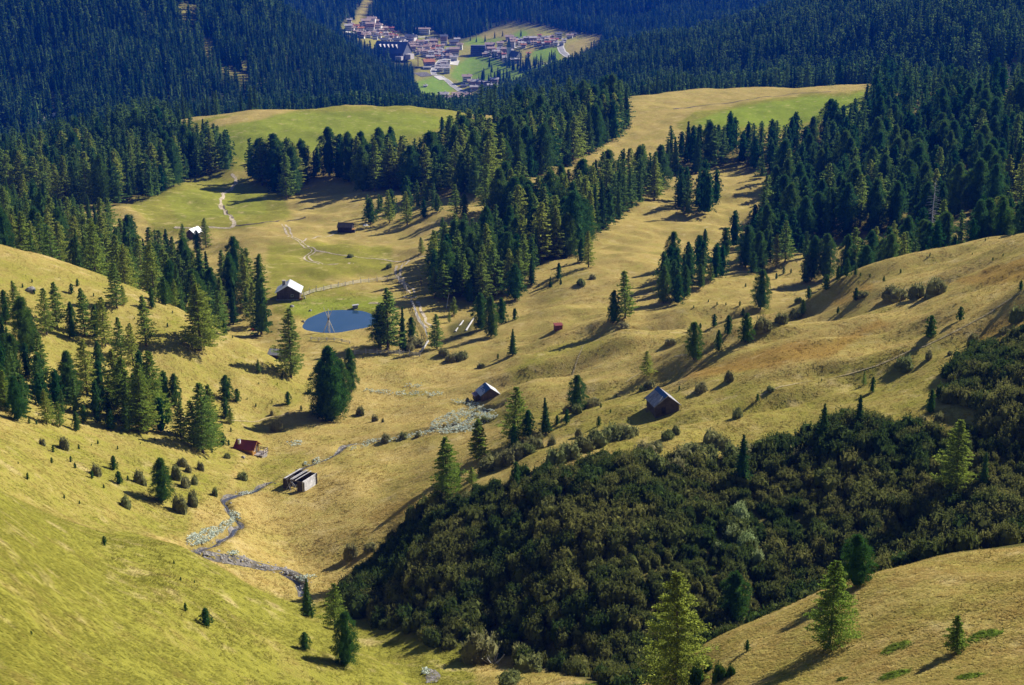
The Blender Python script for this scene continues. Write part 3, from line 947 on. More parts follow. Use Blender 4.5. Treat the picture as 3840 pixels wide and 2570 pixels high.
def ribbon_obj(name, parts, mat):
    Vs = []; Fs = []; b = 0
    for V, f in parts:
        Vs.append(V); Fs.append(f + b); b += len(V)
    return structure(link_obj(name, np_mesh(name, np.concatenate(Vs), np.concatenate(Fs), mat, None, True)))

_lo = polyline([(443,1256),(470,1268),(520,1278),(580,1290),(630,1300),(668,1318),(688,1340),(692,1358)], 0.7, 0.8)
ribbon_obj("stream_gravel", [ribbon("b", STREAM, -0.42, 0.45, None, 0.05, 0.9, 3), ribbon("b", _lo, -0.6, 0.8, None, 0.045, 1.1, 8),
                             ribbon("b", STREAM2, -0.8, 0.8, None, 0.05, 0.5, 4)], M['bed'])
ribbon_obj("stream", [ribbon("w", STREAM, -0.2, 0.2, None, 0.12, 0.7, 5)], M['stream'])
def ruts(px, gap=0.75, w=0.28, step=1.2, wob=0.6):
    L = polyline(px, step, wob)
    return [ribbon("r", L, -gap - w, -gap + w, None, 0.07, 0.4, 2), ribbon("r", L, gap - w, gap + w, None, 0.07, 0.4, 6)]
ribbon_obj("dirt_track", ruts([(648,514),(660,528),(668,543),(690,556),(704,567),(718,573),(712,580),(700,588),(708,597),(730,603),(765,605),(805,602)])
           + ruts([(930,597),(915,608),(911,622),(918,640),(930,655),(945,672)]) + ruts([(950,690),(958,712),(968,735),(985,752)], 0.8, 0.35)
           + ruts([(845,694),(862,695),(880,697)], 0.5, 0.25), M['path'])
def path(px, w, step=1.5, wob=0.8):
    return ribbon("p", polyline(px, step, wob), -w, w, None, 0.07, 0.5, 4)
ribbon_obj("footpath", [path([(530,398),(541,418),(520,440),(508,455),(505,468),(515,485),(530,500),(536,514),(500,521),(400,520)], 0.8),
                        path([(718,573),(780,585),(850,592),(930,597)], 0.35), path([(690,556),(720,545),(770,532)], 0.3),
                        path([(930,598),(955,590),(985,585)], 0.25)], M['path'])
ribbon_obj("grass_trail", [path([(2338,668),(2230,738),(2100,800),(1960,850),(1850,874),(1740,908)], 0.16), path([(1240,868),(1330,802),(1372,770)], 0.16), path([(1440,872),(1490,842),(1570,815)], 0.2),
                        path([(520,966),(600,960),(640,955),(672,942)], 0.16), path([(1390,700),(1440,680),(1500,672)], 0.12)], M['trail'])
ribbon_obj("ditch_bank", [path([(536,518),(600,510),(660,505),(700,497)], 0.5), path([(512,470),(520,488),(533,502)], 0.45),
                          path([(1540,250),(1600,243),(1700,230),(1800,218),(1900,210)], 0.7)], M['soil'])

# stones in the stream bed
_rs = np.random.RandomState(33)
_V = []; _F = []; _b = 0
def stones(L, w, n, smax):
    global _b
    for _ in range(n):
        k = _rs.randint(len(L)); x, y = L[k] + _rs.normal(0, w, 2); s = smax * _rs.uniform(0.25, 1)**1.6; z = float(gz(x, y)[0])
        v = np.array([(-1, -1, 0), (1, -1, 0), (1, 1, 0), (-1, 1, 0), (-.6, -.5, .7), (.6, -.6, .8), (.5, .6, .6), (-.6, .5, .75)]) * s * _rs.uniform(0.7, 1.3, (8, 3))
        a = _rs.uniform(0, 6.28); c_, s_ = math.cos(a), math.sin(a)
        _V.append(np.stack([x + v[:, 0] * c_ - v[:, 1] * s_, y + v[:, 0] * s_ + v[:, 1] * c_, z + v[:, 2] - .02], 1))
        _F.append(np.array([(0, 1, 5, 4), (1, 2, 6, 5), (2, 3, 7, 6), (3, 0, 4, 7), (4, 5, 6, 7)]) + _b); _b += 8
stones(_lo, 0.6, 190, 0.24); stones(STREAM, 0.45, 110, 0.2); stones(STREAM2, 0.5, 20, 0.2)
tag(stuff(link_obj("stream_stones", np_mesh("stream_stones", np.concatenate(_V), np.concatenate(_F), M['stone']))), "loose grey stones strewn along the stream bed", "stones")

# the pond
th = np.linspace(0, 2 * math.pi, 97)[:-1]
kk = 1.06 * (1 + 0.07 * np.sin(2 * th + 0.6) + 0.05 * np.sin(3 * th + 2.0) + 0.02 * np.sin(7 * th))
pv = np.stack([POND_X + POND_RX * np.cos(th) * kk, POND_Y + POND_RY * np.sin(th) * kk, np.full(96, POND_Z)], 1)
pm = bpy.data.meshes.new("pond"); pm.from_pydata([tuple(p) for p in pv], [], [list(range(96))]); pm.materials.append(M['pond'])
structure(link_obj("pond", pm))

# ------------------------------------------------------------------ cabins
def at(u, v, dmin=20.0):
    return pick(u, v, dmin)

def gable(rt, W, L, wh, rh, wall, roofL, roofR, over=0.35, thick=0.12, sink=0.8, gable_mat=None, verge=None):
    """walls and two roof planes; the front gable looks along -y, the ridge runs along y"""
    mb = MB()
    x, y = W / 2, L / 2
    v = [(-x, -y, -sink), (x, -y, -sink), (x, y, -sink), (-x, y, -sink), (-x, -y, wh), (x, -y, wh), (x, y, wh), (-x, y, wh), (0, -y, wh + rh), (0, y, wh + rh)]
    mb.add(v, [(0, 1, 5, 8, 4), (2, 3, 7, 9, 6), (1, 2, 6, 5), (3, 0, 4, 7)], wall)
    w = mb.build("wall", rt)
    k = rh / x
    e = over
    ox, oz = x + e, wh - e * k
    ya, yb = -y - e, y + e
    top = wh + rh
    d = 0.06
    r = MB(); r.slab([(-ox, ya, oz + d), (-0.004, ya, top + d), (-0.004, yb, top + d), (-ox, yb, oz + d)][::-1], thick, roofL)
    a = r.build("roof", rt)
    r = MB(); r.slab([(0.004, ya, top + d), (ox, ya, oz + d), (ox, yb, oz + d), (0.004, yb, top + d)][::-1], thick, roofR)
    b = r.build("roof", rt)
    return w, a, b

def opening(rt, name, c, s, mat, frame=None, parent=None):
    mb = MB(); mb.box(c, s, mat)
    o = mb.build(name, parent or rt)
    if frame is not None:
        f = MB(); t = 0.07
        flat_y = s[1] < s[0]
        for sg in (-1, 1):
            if flat_y:
                f.box((c[0] + sg * (s[0] / 2 + t / 2), c[1], c[2]), (t, s[1] + 0.04, s[2] + 2 * t), frame)
                f.box((c[0], c[1], c[2] + sg * (s[2] / 2 + t / 2)), (s[0], s[1] + 0.04, t), frame)
            else:
                f.box((c[0], c[1] + sg * (s[1] / 2 + t / 2), c[2]), (s[0] + 0.04, t, s[2] + 2 * t), frame)
                f.box((c[0], c[1], c[2] + sg * (s[2] / 2 + t / 2)), (s[0] + 0.04, s[1], t), frame)
        f.build("frame", o)
    return o

def place_root(name, u, v, L, rotz):
    """root at the middle of a building whose front foot is seen at (u, v)"""
    p = at(u, v)
    c = Vector((p.x - math.sin(rotz) * L / 2, p.y + math.cos(rotz) * L / 2, 0))
    x, y = c.x, c.y
    hw = 1.5
    g = gz(np.array([x, p.x, x + hw, x - hw]), np.array([y, p.y, y, y]))
    c.z = float(np.mean(g))
    return root(name, c, rotz)

KEEP = []          # plan circles kept free of plants
def keep(o, r):
    KEEP.append((o.location.x, o.location.y, r))

# cabin at the pond
t = place_root("pond_cabin", 660, 687, 6.6, math.radians(3)); keep(t, 6.5)
tag(t, "dark wooden cabin with bright metal roof and stone chimney standing above the pond", "cabin")
w, ra, rb = gable(t, 6.7, 6.8, 2.3, 2.0, M['oldwood'], M['metal_roof'], M['metal_roof'], 0.5)
mb = MB(); mb.box((-1.5, 0.6, 3.9), (0.9, 0.9, 1.9), M['stone']); mb.box((-1.5, 0.6, 4.88), (1.15, 1.15, 0.08), M['stone'])
mb.build("chimney", ra)
opening(t, "door", (-1.6, -3.42, 0.95), (0.9, 0.06, 1.9), M['logs'])
opening(t, "window", (1.2, -3.42, 1.3), (0.7, 0.06, 0.6), M['glass'], M['rail'])
mb = MB()
for (cx, cy, sx, sy) in ((0, -3.5, 7.1, 0.35), (0, 3.5, 7.1, 0.35), (-3.45, 0, 0.35, 6.6), (3.45, 0, 0.35, 6.6)):
    mb.box((cx, cy, -0.3), (sx, sy, 1.1), M['stone'])
mb.build("footing", t)
mb = MB(); mb.box((0, -3.43, 2.3), (6.5, 0.07, 0.16), M['logs']); mb.build("beam", t)
p = t.matrix_basis @ Vector((3.6, -3.6, 0)); g = float(gz(p.x, p.y)[0])
o = root("firewood_stack", (p.x, p.y, g), 0.3); tag(o, "small stack of orange-brown firewood at the front corner of the pond cabin", "firewood")
for k in range(7):
    mb = MB(); mb.tube((-0.5 + 0.02 * k, 0.26 * (k % 3) - 0.26 + 0.13 * (k // 3 % 2), 0.14 + 0.24 * (k // 3)), (0.55, 0.26 * (k % 3) - 0.26 + 0.13 * (k // 3 % 2), 0.14 + 0.24 * (k // 3)), 0.13, 0.13, M['amber'], 7)
    mb.build("log", o)
p = t.matrix_basis @ Vector((4.7, -2.9, 0)); g = float(gz(p.x, p.y)[0])
mb = MB(); mb.box((0, 0, 0.45), (0.5, 0.08, 0.95), M['white'], (0.5, 0, 0)); mb.box((0, 0.32, 0.4), (0.08, 0.08, 0.85), M['rail'], (-0.4, 0, 0))
o = mb.build("leaning_board", None, (p.x, p.y, g), -0.4); tag(o, "white board propped up beside the right wall of the pond cabin", "board")

# hut with the patched blue roof
t = place_root("patched_roof_hut", 1123, 914, 4.6, math.radians(17)); keep(t, 4.5)
tag(t, "wooden hut with blue and silver patched roof standing beside the pale stream bank", "hut")
t.scale = (.83, .83, .80)
w, ra, rb = gable(t, 4.7, 4.5, 1.55, 1.75, M['oldwood'], M['blue_paint'], M['metal_roof'], 0.35)
ra["label"] = "roof side of blue sheets half covered with pale grey sheets"
mb = MB()
x0, z0, x1, z1 = -2.7, 1.55 - 0.35 * 1.75 / 2.35 + 0.06, 0.0, 3.36
def onroof(f, y, lift=0.18):
    k = 1.75 / 2.35
    n = Vector((-k, 0, 1)).normalized() * lift
    return (x0 + (x1 - x0) * f + n.x, y, z0 + (z1 - z0) * f + n.z)
for (fa, fb, ya, yb) in [(0.0, 0.36, -2.58, -0.9), (0.0, 0.44, -0.88, 0.6), (0.0, 0.40, 0.62, 2.5), (0.38, 0.52, -2.3, -1.4), (0.5, 0.62, -1.5, -0.6), (0.42, 0.74, 1.0, 2.4), (0.46, 0.6, 0.0, 0.5)]:
    mb.slab([onroof(fa, ya), onroof(fa, yb), onroof(fb, yb), onroof(fb, ya)][::-1], 0.03, M['blue_roof'])
mb.build("patch", ra)
opening(t, "door", (0.5, -2.28, 0.75), (0.9, 0.05, 1.5), M['logs'])
mb = MB(); mb.add([(-3.6, -0.4, -0.7), (-2.37, -0.4, -0.7), (-2.37, 2.2, -0.7), (-3.6, 2.2, -0.7), (-3.6, -0.4, 0.75), (-2.37, -0.4, 1.25), (-2.37, 2.2, 1.25), (-3.6, 2.2, 0.75)],
                  [(0, 1, 5, 4), (1, 2, 6, 5), (2, 3, 7, 6), (3, 0, 4, 7)], M['oldwood'])
mb.slab([(-3.85, -0.6, 0.74), (-2.38, -0.6, 1.34), (-2.38, 2.4, 1.34), (-3.85, 2.4, 0.74)], -0.07, M['purple_tin'])
o = mb.build("lean_to", t); o["label"] = "low lean-to shed with plum coloured tin roof"
p = t.matrix_basis @ Vector((-5.4, -0.2, 0))

# grey log hut on the slope
t = place_root("grey_log_hut", 1527, 951, 4.9, math.radians(14)); keep(t, 4.5)
tag(t, "weathered grey log hut with board roof alone on the dry slope", "hut")
t.scale = (.88, .88, .88)
w, ra, rb = gable(t, 4.5, 4.9, 1.75, 1.75, M['logs'], M['grey_boards'], M['grey_boards'], 0.4, 0.14, 1.3)
mb = MB()
for k in range(9):
    z = 0.02 + 0.21 * k
    if z < 1.75:
        mb.tube((-2.5, -2.46, z), (2.5, -2.46, z), 0.1, 0.1, M['logs'], 6)
        mb.tube((-2.26, -2.7, z + 0.1), (-2.26, 2.7, z + 0.1), 0.1, 0.1, M['logs'], 6)
for k in range(7):
    z = 1.86 + 0.2 * k; hw = 2.2 * (1 - (z - 1.7) / 1.75)
    if hw > 0.15:
        mb.tube((-hw, -2.46, z), (hw, -2.46, z), 0.1, 0.1, M['logs'], 6)
mb.build("log_facing", t)
mb = MB()
for k in range(6):
    y = -2.6 + 0.98 * k
    mb.slab([(-2.66, y, 1.71), (-2.66, y + 0.2, 1.71), (-0.03, y + 0.2, 3.76), (-0.03, y, 3.76)][::-1], 0.05, M['grey_boards'])
mb.build("cover_strip", ra)
mb = MB(); mb.slab([(-0.75, -2.84, 3.26), (-0.75, 2.84, 3.26), (-0.02, 2.84, 3.83), (-0.02, -2.84, 3.83)][::-1], 0.06, M['blue_paint']); mb.build("ridge_board", ra)
mb = MB(); mb.tube((-1.6, -2.6, 2.66), (-0.75, -1.9, 3.36), 0.07, 0.06, M['deadwood'], 6); mb.build("loose_pole", ra)
opening(t, "door", (-0.7, -2.60, 0.75), (0.8, 0.06, 1.3), M['blackwood'])
mb = MB()
for k in range(5):
    mb.tube((-3.2 - 0.1 * k, 1.2 - 0.5 * k, 0.0), (-2.35, 0.9 - 0.5 * k, 0.75), 0.06, 0.05, M['logs'], 5)
mb.build("leaning_timber", t)
mb = MB(); mb.tube((2.6, -2.3, -0.3), (2.35, -2.45, 1.3), 0.07, 0.06, M['deadwood'], 6); mb.build("prop", t)

# little cabin with the red roof
t = place_root("red_roof_cabin", 586, 1042, 3.6, math.radians(74)); keep(t, 4.0)
tag(t, "tiny amber wooden cabin with dark red roof, white chimney and small deck", "cabin")
w, ra, rb = gable(t, 2.7, 3.6, 1.5, 1.0, M['amber'], M['red_roof'], M['red_roof'], 0.42, 0.1)
mb = MB(); mb.box((-0.75, 1.25, 2.35), (0.42, 0.42, 1.0), M['chimney']); mb.box((-0.75, 1.25, 2.88), (0.55, 0.55, 0.07), M['stone']); mb.build("chimney", ra)
opening(t, "door", (0.35, -1.83, 0.8), (0.75, 0.05, 1.6), M['oldwood'])
opening(t, "window", (-0.7, -1.83, 1.05), (0.5, 0.05, 0.5), M['glass'], M['white'])
mb = MB()
for s in (-1, 1):
    mb.slab([(s * 1.75, -2.24, 1.2), (0, -2.24, 2.58), (0, -2.14, 2.58), (s * 1.75, -2.14, 1.2)], 0.12, M['amber'])
mb.build("bargeboard", t)
mb = MB(); mb.box((0.3, -2.75, 0.0), (2.6, 1.8, 0.14), M['plank']); mb.box((0.3, -2.75, -0.45), (2.3, 1.5, 0.76), M['stone']); mb.build("deck", t)
mb = MB()
for (x, y) in [(1.5, -1.95), (1.5, -2.8), (1.5, -3.6), (0.6, -3.6), (-0.3, -3.6)]:
    mb.box((x, y, 0.5), (0.09, 0.09, 0.9), M['oldwood'])
for z in (0.5, 0.85):
    mb.box((1.5, -2.78, z), (0.07, 1.6, 0.12), M['oldwood']); mb.box((0.55, -3.6, z), (1.82, 0.07, 0.12), M['plank'])
mb.build("railing", t)

# roofless log hut
t = place_root("roofless_log_hut", 672, 1122, 4.3, math.radians(-25)); keep(t, 4.5)
t.scale = (.94, .94, .97)
tag(t, "roofless collapsing silver-grey log hut with bare rafters standing in the meadow", "hut")
x, y = 2.15, 2.2
def logwall(p0, p1, n, name, miss=(), mat=M['sunlit_logs']):
    mb = MB(); d = (Vector(p1) - Vector(p0)).normalized()
    for k in range(n):
        z = -0.35 + 0.205 * k
        segs = [(0, 1)]
        for (ka, kb, fa, fb) in miss:
            if ka <= k <= kb:
                segs = [(0, fa), (fb, 1)]
        for fa, fb in segs:
            a = Vector(p0).lerp(Vector(p1), fa); b = Vector(p0).lerp(Vector(p1), fb)
            ea = 0.22 if fa == 0 else RS.uniform(-0.05, 0.1); eb = 0.22 if fb == 1 else RS.uniform(-0.05, 0.1)
            r = 0.112 * RS.uniform(0.92, 1.05)
            A = a - d * ea; B = b + d * eb
            mb.tube((A.x, A.y, z), (B.x, B.y, z + RS.uniform(-0.02, 0.02)), r, r, mat, 7)
    return mb.build(name, t)
logwall((x, -y, 0), (x, y, 0), 13, "wall")  # right wall, lightened in its colour as if sunlit
logwall((-x, y, 0), (x, y, 0), 13, "wall", mat=M['logs'])  # the other walls take darker logs, their shade put into the colour
logwall((-x, -y, 0), (-x, y, 0), 12, "wall", mat=M['logs'])
logwall((-x, -y, 0), (x, -y, 0), 12, "wall", [(2, 10, 0.32, 0.70)], M['logs'])
for k, (xx, dz) in enumerate([(-1.75, 0.02), (-1.45, 0.1), (-0.35, 0.05), (0.1, 0.12), (0.75, 0.0)]):
    mb = MB(); mb.tube((xx - 0.1, -2.6, 2.22 + dz), (xx + 0.15, 2.5, 2.3 + dz), 0.085, 0.08, M['deadwood'], 6); mb.build("rafter", t)
for k in range(6):
    a = Vector((RS.uniform(-0.9, 0.6), -2.3 + RS.uniform(0, 1.2), RS.uniform(0.0, 0.5))); b = a + Vector((RS.uniform(-1, 1.2), RS.uniform(-0.2, 1.0), RS.uniform(0.2, 1.2)))
    mb = MB(); mb.tube(a, b, 0.07, 0.06, M['deadwood'], 6); mb.build("fallen_timber", t)
mb = MB(); mb.tube((-1.5, -2.9, -0.2), (-0.4, -2.35, 1.9), 0.07, 0.05, M['deadwood'], 6); mb.tube((-0.2, -2.9, -0.2), (-1.4, -2.33, 2.0), 0.06, 0.05, M['deadwood'], 6); mb.build("leaning_pole", t)

# dark barn far up the track, with its annex and the white shelter
t = place_root("dark_barn", 788, 536, 5.0, math.radians(84)); keep(t, 7)
t.location = at(788, 533) + Vector((0.3, 2.4, 0)); t.location.z = float(gz(t.location.x, t.location.y)[0]) - 0.1
tag(t, "blackish board barn beside the track below the pine wood", "barn")
t.scale = (.84, .84, .8)
gable(t, 4.8, 6.6, 2.7, 1.7, M['blackwood'], M['blackwood'], M['blackwood'], 0.3)
mb = MB(); mb.box((-1.2, -3.95, 0.5), (1.6, 1.3, 2.2), M['blackwood']); mb.slab([(-2.1, -4.7, 1.5), (-0.3, -4.7, 1.9), (-0.3, -3.32, 1.9), (-2.1, -3.32, 1.5)], -0.1, M['amber'])
mb.build("annex", t)
p = at(837, 524)
t = root("white_shelter", p, 0.3); keep(t, 2)
tag(t, "small white garden shelter on thin posts to the right of the dark barn", "shelter")
for (sx, sy) in ((-1, -1), (1, -1), (1, 1), (-1, 1)):
    mb = MB(); mb.box((sx * 0.85, sy * 0.85, 0.7), (0.1, 0.1, 1.5), M['white']); mb.build("post", t)
mb = MB(); mb.add([(-1, -1, 1.45), (1, -1, 1.45), (1, 1, 1.45), (-1, 1, 1.45), (0, 0, 2.1)], [(0, 1, 4), (1, 2, 4), (2, 3, 4), (3, 0, 4), (3, 2, 1, 0)], M['white']); mb.build("canopy", t)

# more huts farther off
def small_hut(name, label, u, v, W, L, wh, rh, deg, wall, roof, over=0.35):
    t = place_root(name, u, v, L, math.radians(deg)); keep(t, max(W, L) * 0.8)
    tag(t, label, "hut")
    gable(t, W, L, wh, rh, wall, roof, roof, over)
    opening(t, "door", (0.1, -L / 2 - 0.02, 0.9), (0.9, 0.05, 1.8), M['logs'])
    return t
small_hut("wood_edge_hut", "dark hut with white roof half hidden by the conifers near the green hollow", 436, 548, 3.6, 5.4, 2.2, 1.5, -20, M['oldwood'], M['metal_roof'])
small_hut("knoll_hut", "hut with pale roof under the trees at the foot of the green knoll", 592, 376, 4.0, 4.6, 2.2, 1.7, 82, M['oldwood'], M['metal_roof'])
small_hut("knoll_shed", "small shed with grey roof peeping between larches below the green knoll", 668, 368, 3.2, 3.6, 1.9, 1.4, 35, M['oldwood'], M['grey_boards'])
small_hut("larch_hut", "dark little hut hidden behind the larch at the end of the left spur", 649, 829, 3.1, 3.0, 1.7, 0.8, 78, M['logs'], M['grey_boards'])

# red field box on the right slope
p = at(1277, 754)
t = root("red_box_shed", p, 0.25); tag(t, "low rusty red box shed alone on the grass right of the pines", "shed"); keep(t, 2.2)
mb = MB(); mb.box((0, 0, 0.45), (2.0, 1.4, 1.5), M['red_paint']); mb.build("wall", t)
mb = MB(); mb.slab([(-1.15, -0.9, 1.22), (1.15, -0.9, 1.22), (1.15, 0.9, 1.5), (-1.15, 0.9, 1.5)], -0.08, M['red_roof']); mb.build("roof", t)

# tall tied poles at the pond
p = at(753, 762)
t = root("tied_pole_frame", p); keep(t, 2.5)
tag(t, "tall frame of long poles tied crosswise at mid height on the pond bank", "pole frame")
Hh = height_from_px(p, 57); tie = Hh * 0.56
for k, az in enumerate((0.35, 1.9, 3.3, 5.0)):
    R = 1.55 if k % 2 == 0 else 1.2
    a = Vector((R * math.cos(az), R * math.sin(az), 0)); b = Vector((0.12 * math.cos(az + 1.5), 0.12 * math.sin(az + 1.5), tie))
    a.z = float(gz(p.x + a.x, p.y + a.y)[0]) - p.z - 0.1
    c = b + (b - a) * (0.70 if k % 2 else 0.80)
    mb = MB(); mb.tube(a, b, 0.11, 0.10, M['rail'], 7); mb.tube(b, c, 0.10, 0.06, M['rail'], 7); mb.build("pole", t)
mb = MB(); mb.tube((0, 0, tie - 0.22), (0, 0, tie + 0.22), 0.24, 0.24, M['oldwood'], 8); mb.build("rope_binding", t)

# intake on the far bank of the pond
p = at(813, 705)
t = root("water_intake", p, 0.2); tag(t, "small stone water intake with plank lid on the far pond bank", "water intake")
mb = MB(); mb.box((0, 0, 0.25), (1.5, 0.9, 1.0), M['stone']); mb.build("basin", t)
mb = MB(); mb.slab([(-0.9, -0.6, 0.8), (1.0, -0.6, 0.95), (1.0, 0.6, 0.95), (-0.9, 0.6, 0.8)], -0.08, M['deadwood']); mb.build("lid", t)

# rocks
def rock(u, v, w, label, name="rock"):
    p = at(u, v)
    rs = np.random.RandomState(int(u * 3 + v))
    V = []; n, m = 7, 9
    for i in range(n):
        for j in range(m):
            ph = math.pi * i / (n - 1); th_ = 2 * math.pi * j / m
            r = (1 + 0.35 * vnoise(np.array([ph * 1.3 + u]), np.array([math.cos(th_) * 1.1 + 3 * math.sin(th_)]), 4)[0])
            V.append((r * math.sin(ph) * math.cos(th_) * w / 2, r * math.sin(ph) * math.sin(th_) * w / 2 * 0.8, r * math.cos(ph) * w * 0.32 + w * 0.1))
    Fq = [(i * m + j, (i + 1) * m + j, (i + 1) * m + (j + 1) % m, i * m + (j + 1) % m) for i in range(n - 1) for j in range(m)]
    me = bpy.data.meshes.new(name); me.from_pydata(V, [], Fq); me.materials.append(M['stone'])
    o = link_obj(name, me, p, rs.uniform(0, 6)); tag(o, label, "rock"); return o
rock(70, 667, 2.4, "pale boulder lying in the dry grass of the left spur")
rock(710, 712, 1.0, "small white stone on the far left edge of the pond")
rock(694, 737, 1.1, "grey stone at the left shore of the pond below the cabin")
rock(668, 703, 1.6, "brown stone outcrop in the lawn below the pond cabin")
rock(556, 1048, 0.9, "grey rock in the grass left of the red-roofed cabin")

# ------------------------------------------------------------------ fences and timber
def fence(px, label, spacing=2.6, ph=1.75, rails=(0.4, 0.75, 1.1), lean=0.04, rail_r=0.075):
    L = polyline(px, 0.5)
    d = np.concatenate([[0], np.cumsum(np.linalg.norm(np.diff(L, axis=0), axis=1))])
    n = max(2, int(d[-1] / spacing) + 1)
    s = np.linspace(0, d[-1], n)
    X = np.interp(s, d, L[:, 0]); Yp = np.interp(s, d, L[:, 1]); Zp = gz(X, Yp)
    t = root("rail_fence", (X[0], Yp[0], Zp[0])); tag(t, label, "fence", "rail fences around the pond")
    proto = None
    for i in range(n):
        if proto is None:
            mb = MB(); mb.tube((0, 0, -0.3), (0, 0, ph), 0.11, 0.085, M['rail'], 6); proto = mb.mesh("post")
        o = link_obj("post", proto, (X[i] - X[0], Yp[i] - Yp[0], Zp[i] - Zp[0]), RS.uniform(0, 6), (1, 1, RS.uniform(0.85, 1.15)), t)
        o.rotation_euler = (RS.normal(0, lean), RS.normal(0, lean), RS.uniform(0, 6))
    mb = MB()
    for i in range(n - 1):
        for h in rails:
            a = Vector((X[i] - X[0], Yp[i] - Yp[0], Zp[i] - Zp[0] + h + RS.uniform(-.04, .04))); b = Vector((X[i + 1] - X[0], Yp[i + 1] - Yp[0], Zp[i + 1] - Zp[0] + h + RS.uniform(-.04, .04)))
            e = (b - a).normalized() * 0.25
            off = Vector((0.06, 0.05, 0)) * (1 if i % 2 else -1)
            mb.tube(a - e + off, b + e + off, rail_r, rail_r * 0.8, M['rail'], 5)
    mb.build("rails", t)
    return t
fence([(812,812),(870,811),(915,813),(960,817)], "grey pole fence across the meadow below the pond and the trees")
fence([(978,781),(974,762),(962,742),(951,718),(940,692)], "crooked fence beside the track from the logs to the timber heap")
fence([(932,672),(925,655),(912,641)], "short fence closely along the twin track above the timber heap", 1.4)
fence([(910,640),(870,643),(830,648),(790,655),(750,663),(715,671),(695,679)], "long thin fence crossing the slope behind the pond", 3.2)
fence([(712,778),(760,780),(800,787)], "low faint fence in the dry grass just below the pond", 2.6, 0.9, (0.4, 0.75))
def log_at(u0, v0, u1, v1, r, name, label, lift=0.1, group=None):
    a = at(u0, v0); b = at(u1, v1)
    mb = MB(); mb.tube((0, 0, lift), (b.x - a.x, b.y - a.y, b.z - a.z + lift + r * 0.5), r, r * 0.7, M['deadwood'], 8)
    o = mb.build(name, None, a); tag(o, label, "log", group); return o
log_at(1042, 760, 1060, 736, 0.28, "fallen_log", "left one of two bleached tree trunks lying before the dark pines")
log_at(1066, 758, 1084, 730, 0.28, "fallen_log", "right one of two bleached tree trunks lying before the dark pines")
t = root("timber_heap", at(962, 809)); tag(t, "long white heap of weathered poles at the corner of the meadow fence", "timber")
a = t.location; b = at(978, 785)
for k in range(6):
    o1 = Vector((RS.uniform(-.5, .5), RS.uniform(-.5, .5), 0.15 + 0.13 * k)); o2 = Vector((RS.uniform(-.4, .4), RS.uniform(-.4, .4), 0.25 + 0.1 * k))
    mb = MB(); mb.tube(o1, Vector(b) - Vector(a) + o2, 0.11, 0.08, M['deadwood'], 6); mb.build("pole", t)
t = root("timber_heap", at(937, 684)); tag(t, "jumble of pale broken timber beside the track above the pond trees", "timber")
for k in range(9):
    a = Vector((RS.uniform(-2.4, 2.0), RS.uniform(-0.8, 0.8), RS.uniform(0.05, 0.5))); b = a + Vector((RS.uniform(-2.2, 2.2), RS.uniform(-1, 1.2), RS.uniform(-0.1, 1.1)))
    b.z = max(b.z, 0.1)
    mb = MB(); mb.tube(a, b, 0.10, 0.07, M['deadwood'], 6); mb.build("log", t)
p = at(963, 654)
mb = MB(); mb.tube((0, 0, -0.2), (0.05, 0, 2.6), 0.16, 0.12, M['oldwood'], 7); mb.box((0.05, 0, 2.3), (0.35, 0.2, 0.5), M['oldwood'])
tag(mb.build("wooden_post", None, p), "single dark post with a box standing in grass right of the track", "post")
p = at(1021, 705)
mb = MB(); mb.tube((0, 0, -0.2), (0.9, 0.4, 4.6), 0.09, 0.05, M['deadwood'], 6); tag(mb.build("leaning_pole", None, p), "thin pale leaning pole beside the shaded pines", "pole")
log_at(610, 1107, 632, 1108, 0.09, "fallen_log", "thin pale pole lying across the stream left of the roofless hut")

# ------------------------------------------------------------------ tree models (each kind built several times, copies share the meshes)
CROWN = {'larch': [], 'pine': [], 'spruce': [], 'young': []}
TRUNK = {}
for k in range(6):
    V = larch_crown(np.random.RandomState(100 + k), 130 + 6 * k, 36, 1.0, (0.235, 0.20, 0.26, 0.225, 0.19, 0.245)[k])
    CROWN['larch'].append(np_mesh("larch_crown", V, quads(V), M['larch']))
for k in range(6):
    R = (0.19, 0.215, 0.165, 0.20, 0.225, 0.175)[k]
    V = pine_crown(np.random.RandomState(200 + k), 150, 36, 1.0, R)
    CROWN['pine'].append(np_mesh("stone_pine_crown", V, quads(V), M['pine']))
for k in range(4):
    V = spruce_crown(np.random.RandomState(300 + k), 150, 26, 1.0, (0.19, 0.165, 0.21, 0.175)[k])
    CROWN['spruce'].append(np_mesh("spruce_crown", V, quads(V), M['spruce']))
for k in range(3):
    V = pine_crown(np.random.RandomState(400 + k), 60, 22, 2.2, 0.25)
    CROWN['young'].append(np_mesh("young_pine_crown", V, quads(V), M['pine']))
CROWN['fine'] = []
for k in range(3):
    V = larch_crown(np.random.RandomState(130 + k), 230, 80, 0.62, (0.27, 0.25, 0.29)[k], 0.05)
    CROWN['fine'].append(np_mesh("larch_crown", V, quads(V), M['larch']))
CROWN['finepine'] = []
for k in range(3):
    V = pine_crown(np.random.RandomState(230 + k), 190, 80, 0.66, (0.19, 0.21, 0.17)[k], 1.25)
    CROWN['finepine'].append(np_mesh("stone_pine_crown", V, quads(V), M['pine']))
TRUNK['larch'] = [trunk_mesh("larch_trunk", np.random.RandomState(500 + k), 0.017, 0.97, 60, 0.13) for k in range(2)]
TRUNK['pine'] = [trunk_mesh("stone_pine_trunk", np.random.RandomState(510 + k), 0.018, 0.9) for k in range(2)]
TRUNK['spruce'] = [trunk_mesh("spruce_trunk", np.random.RandomState(520 + k), 0.016, 0.95) for k in range(2)]
TRUNK['young'] = [trunk_mesh("young_pine_trunk", np.random.RandomState(530), 0.03, 0.85)]
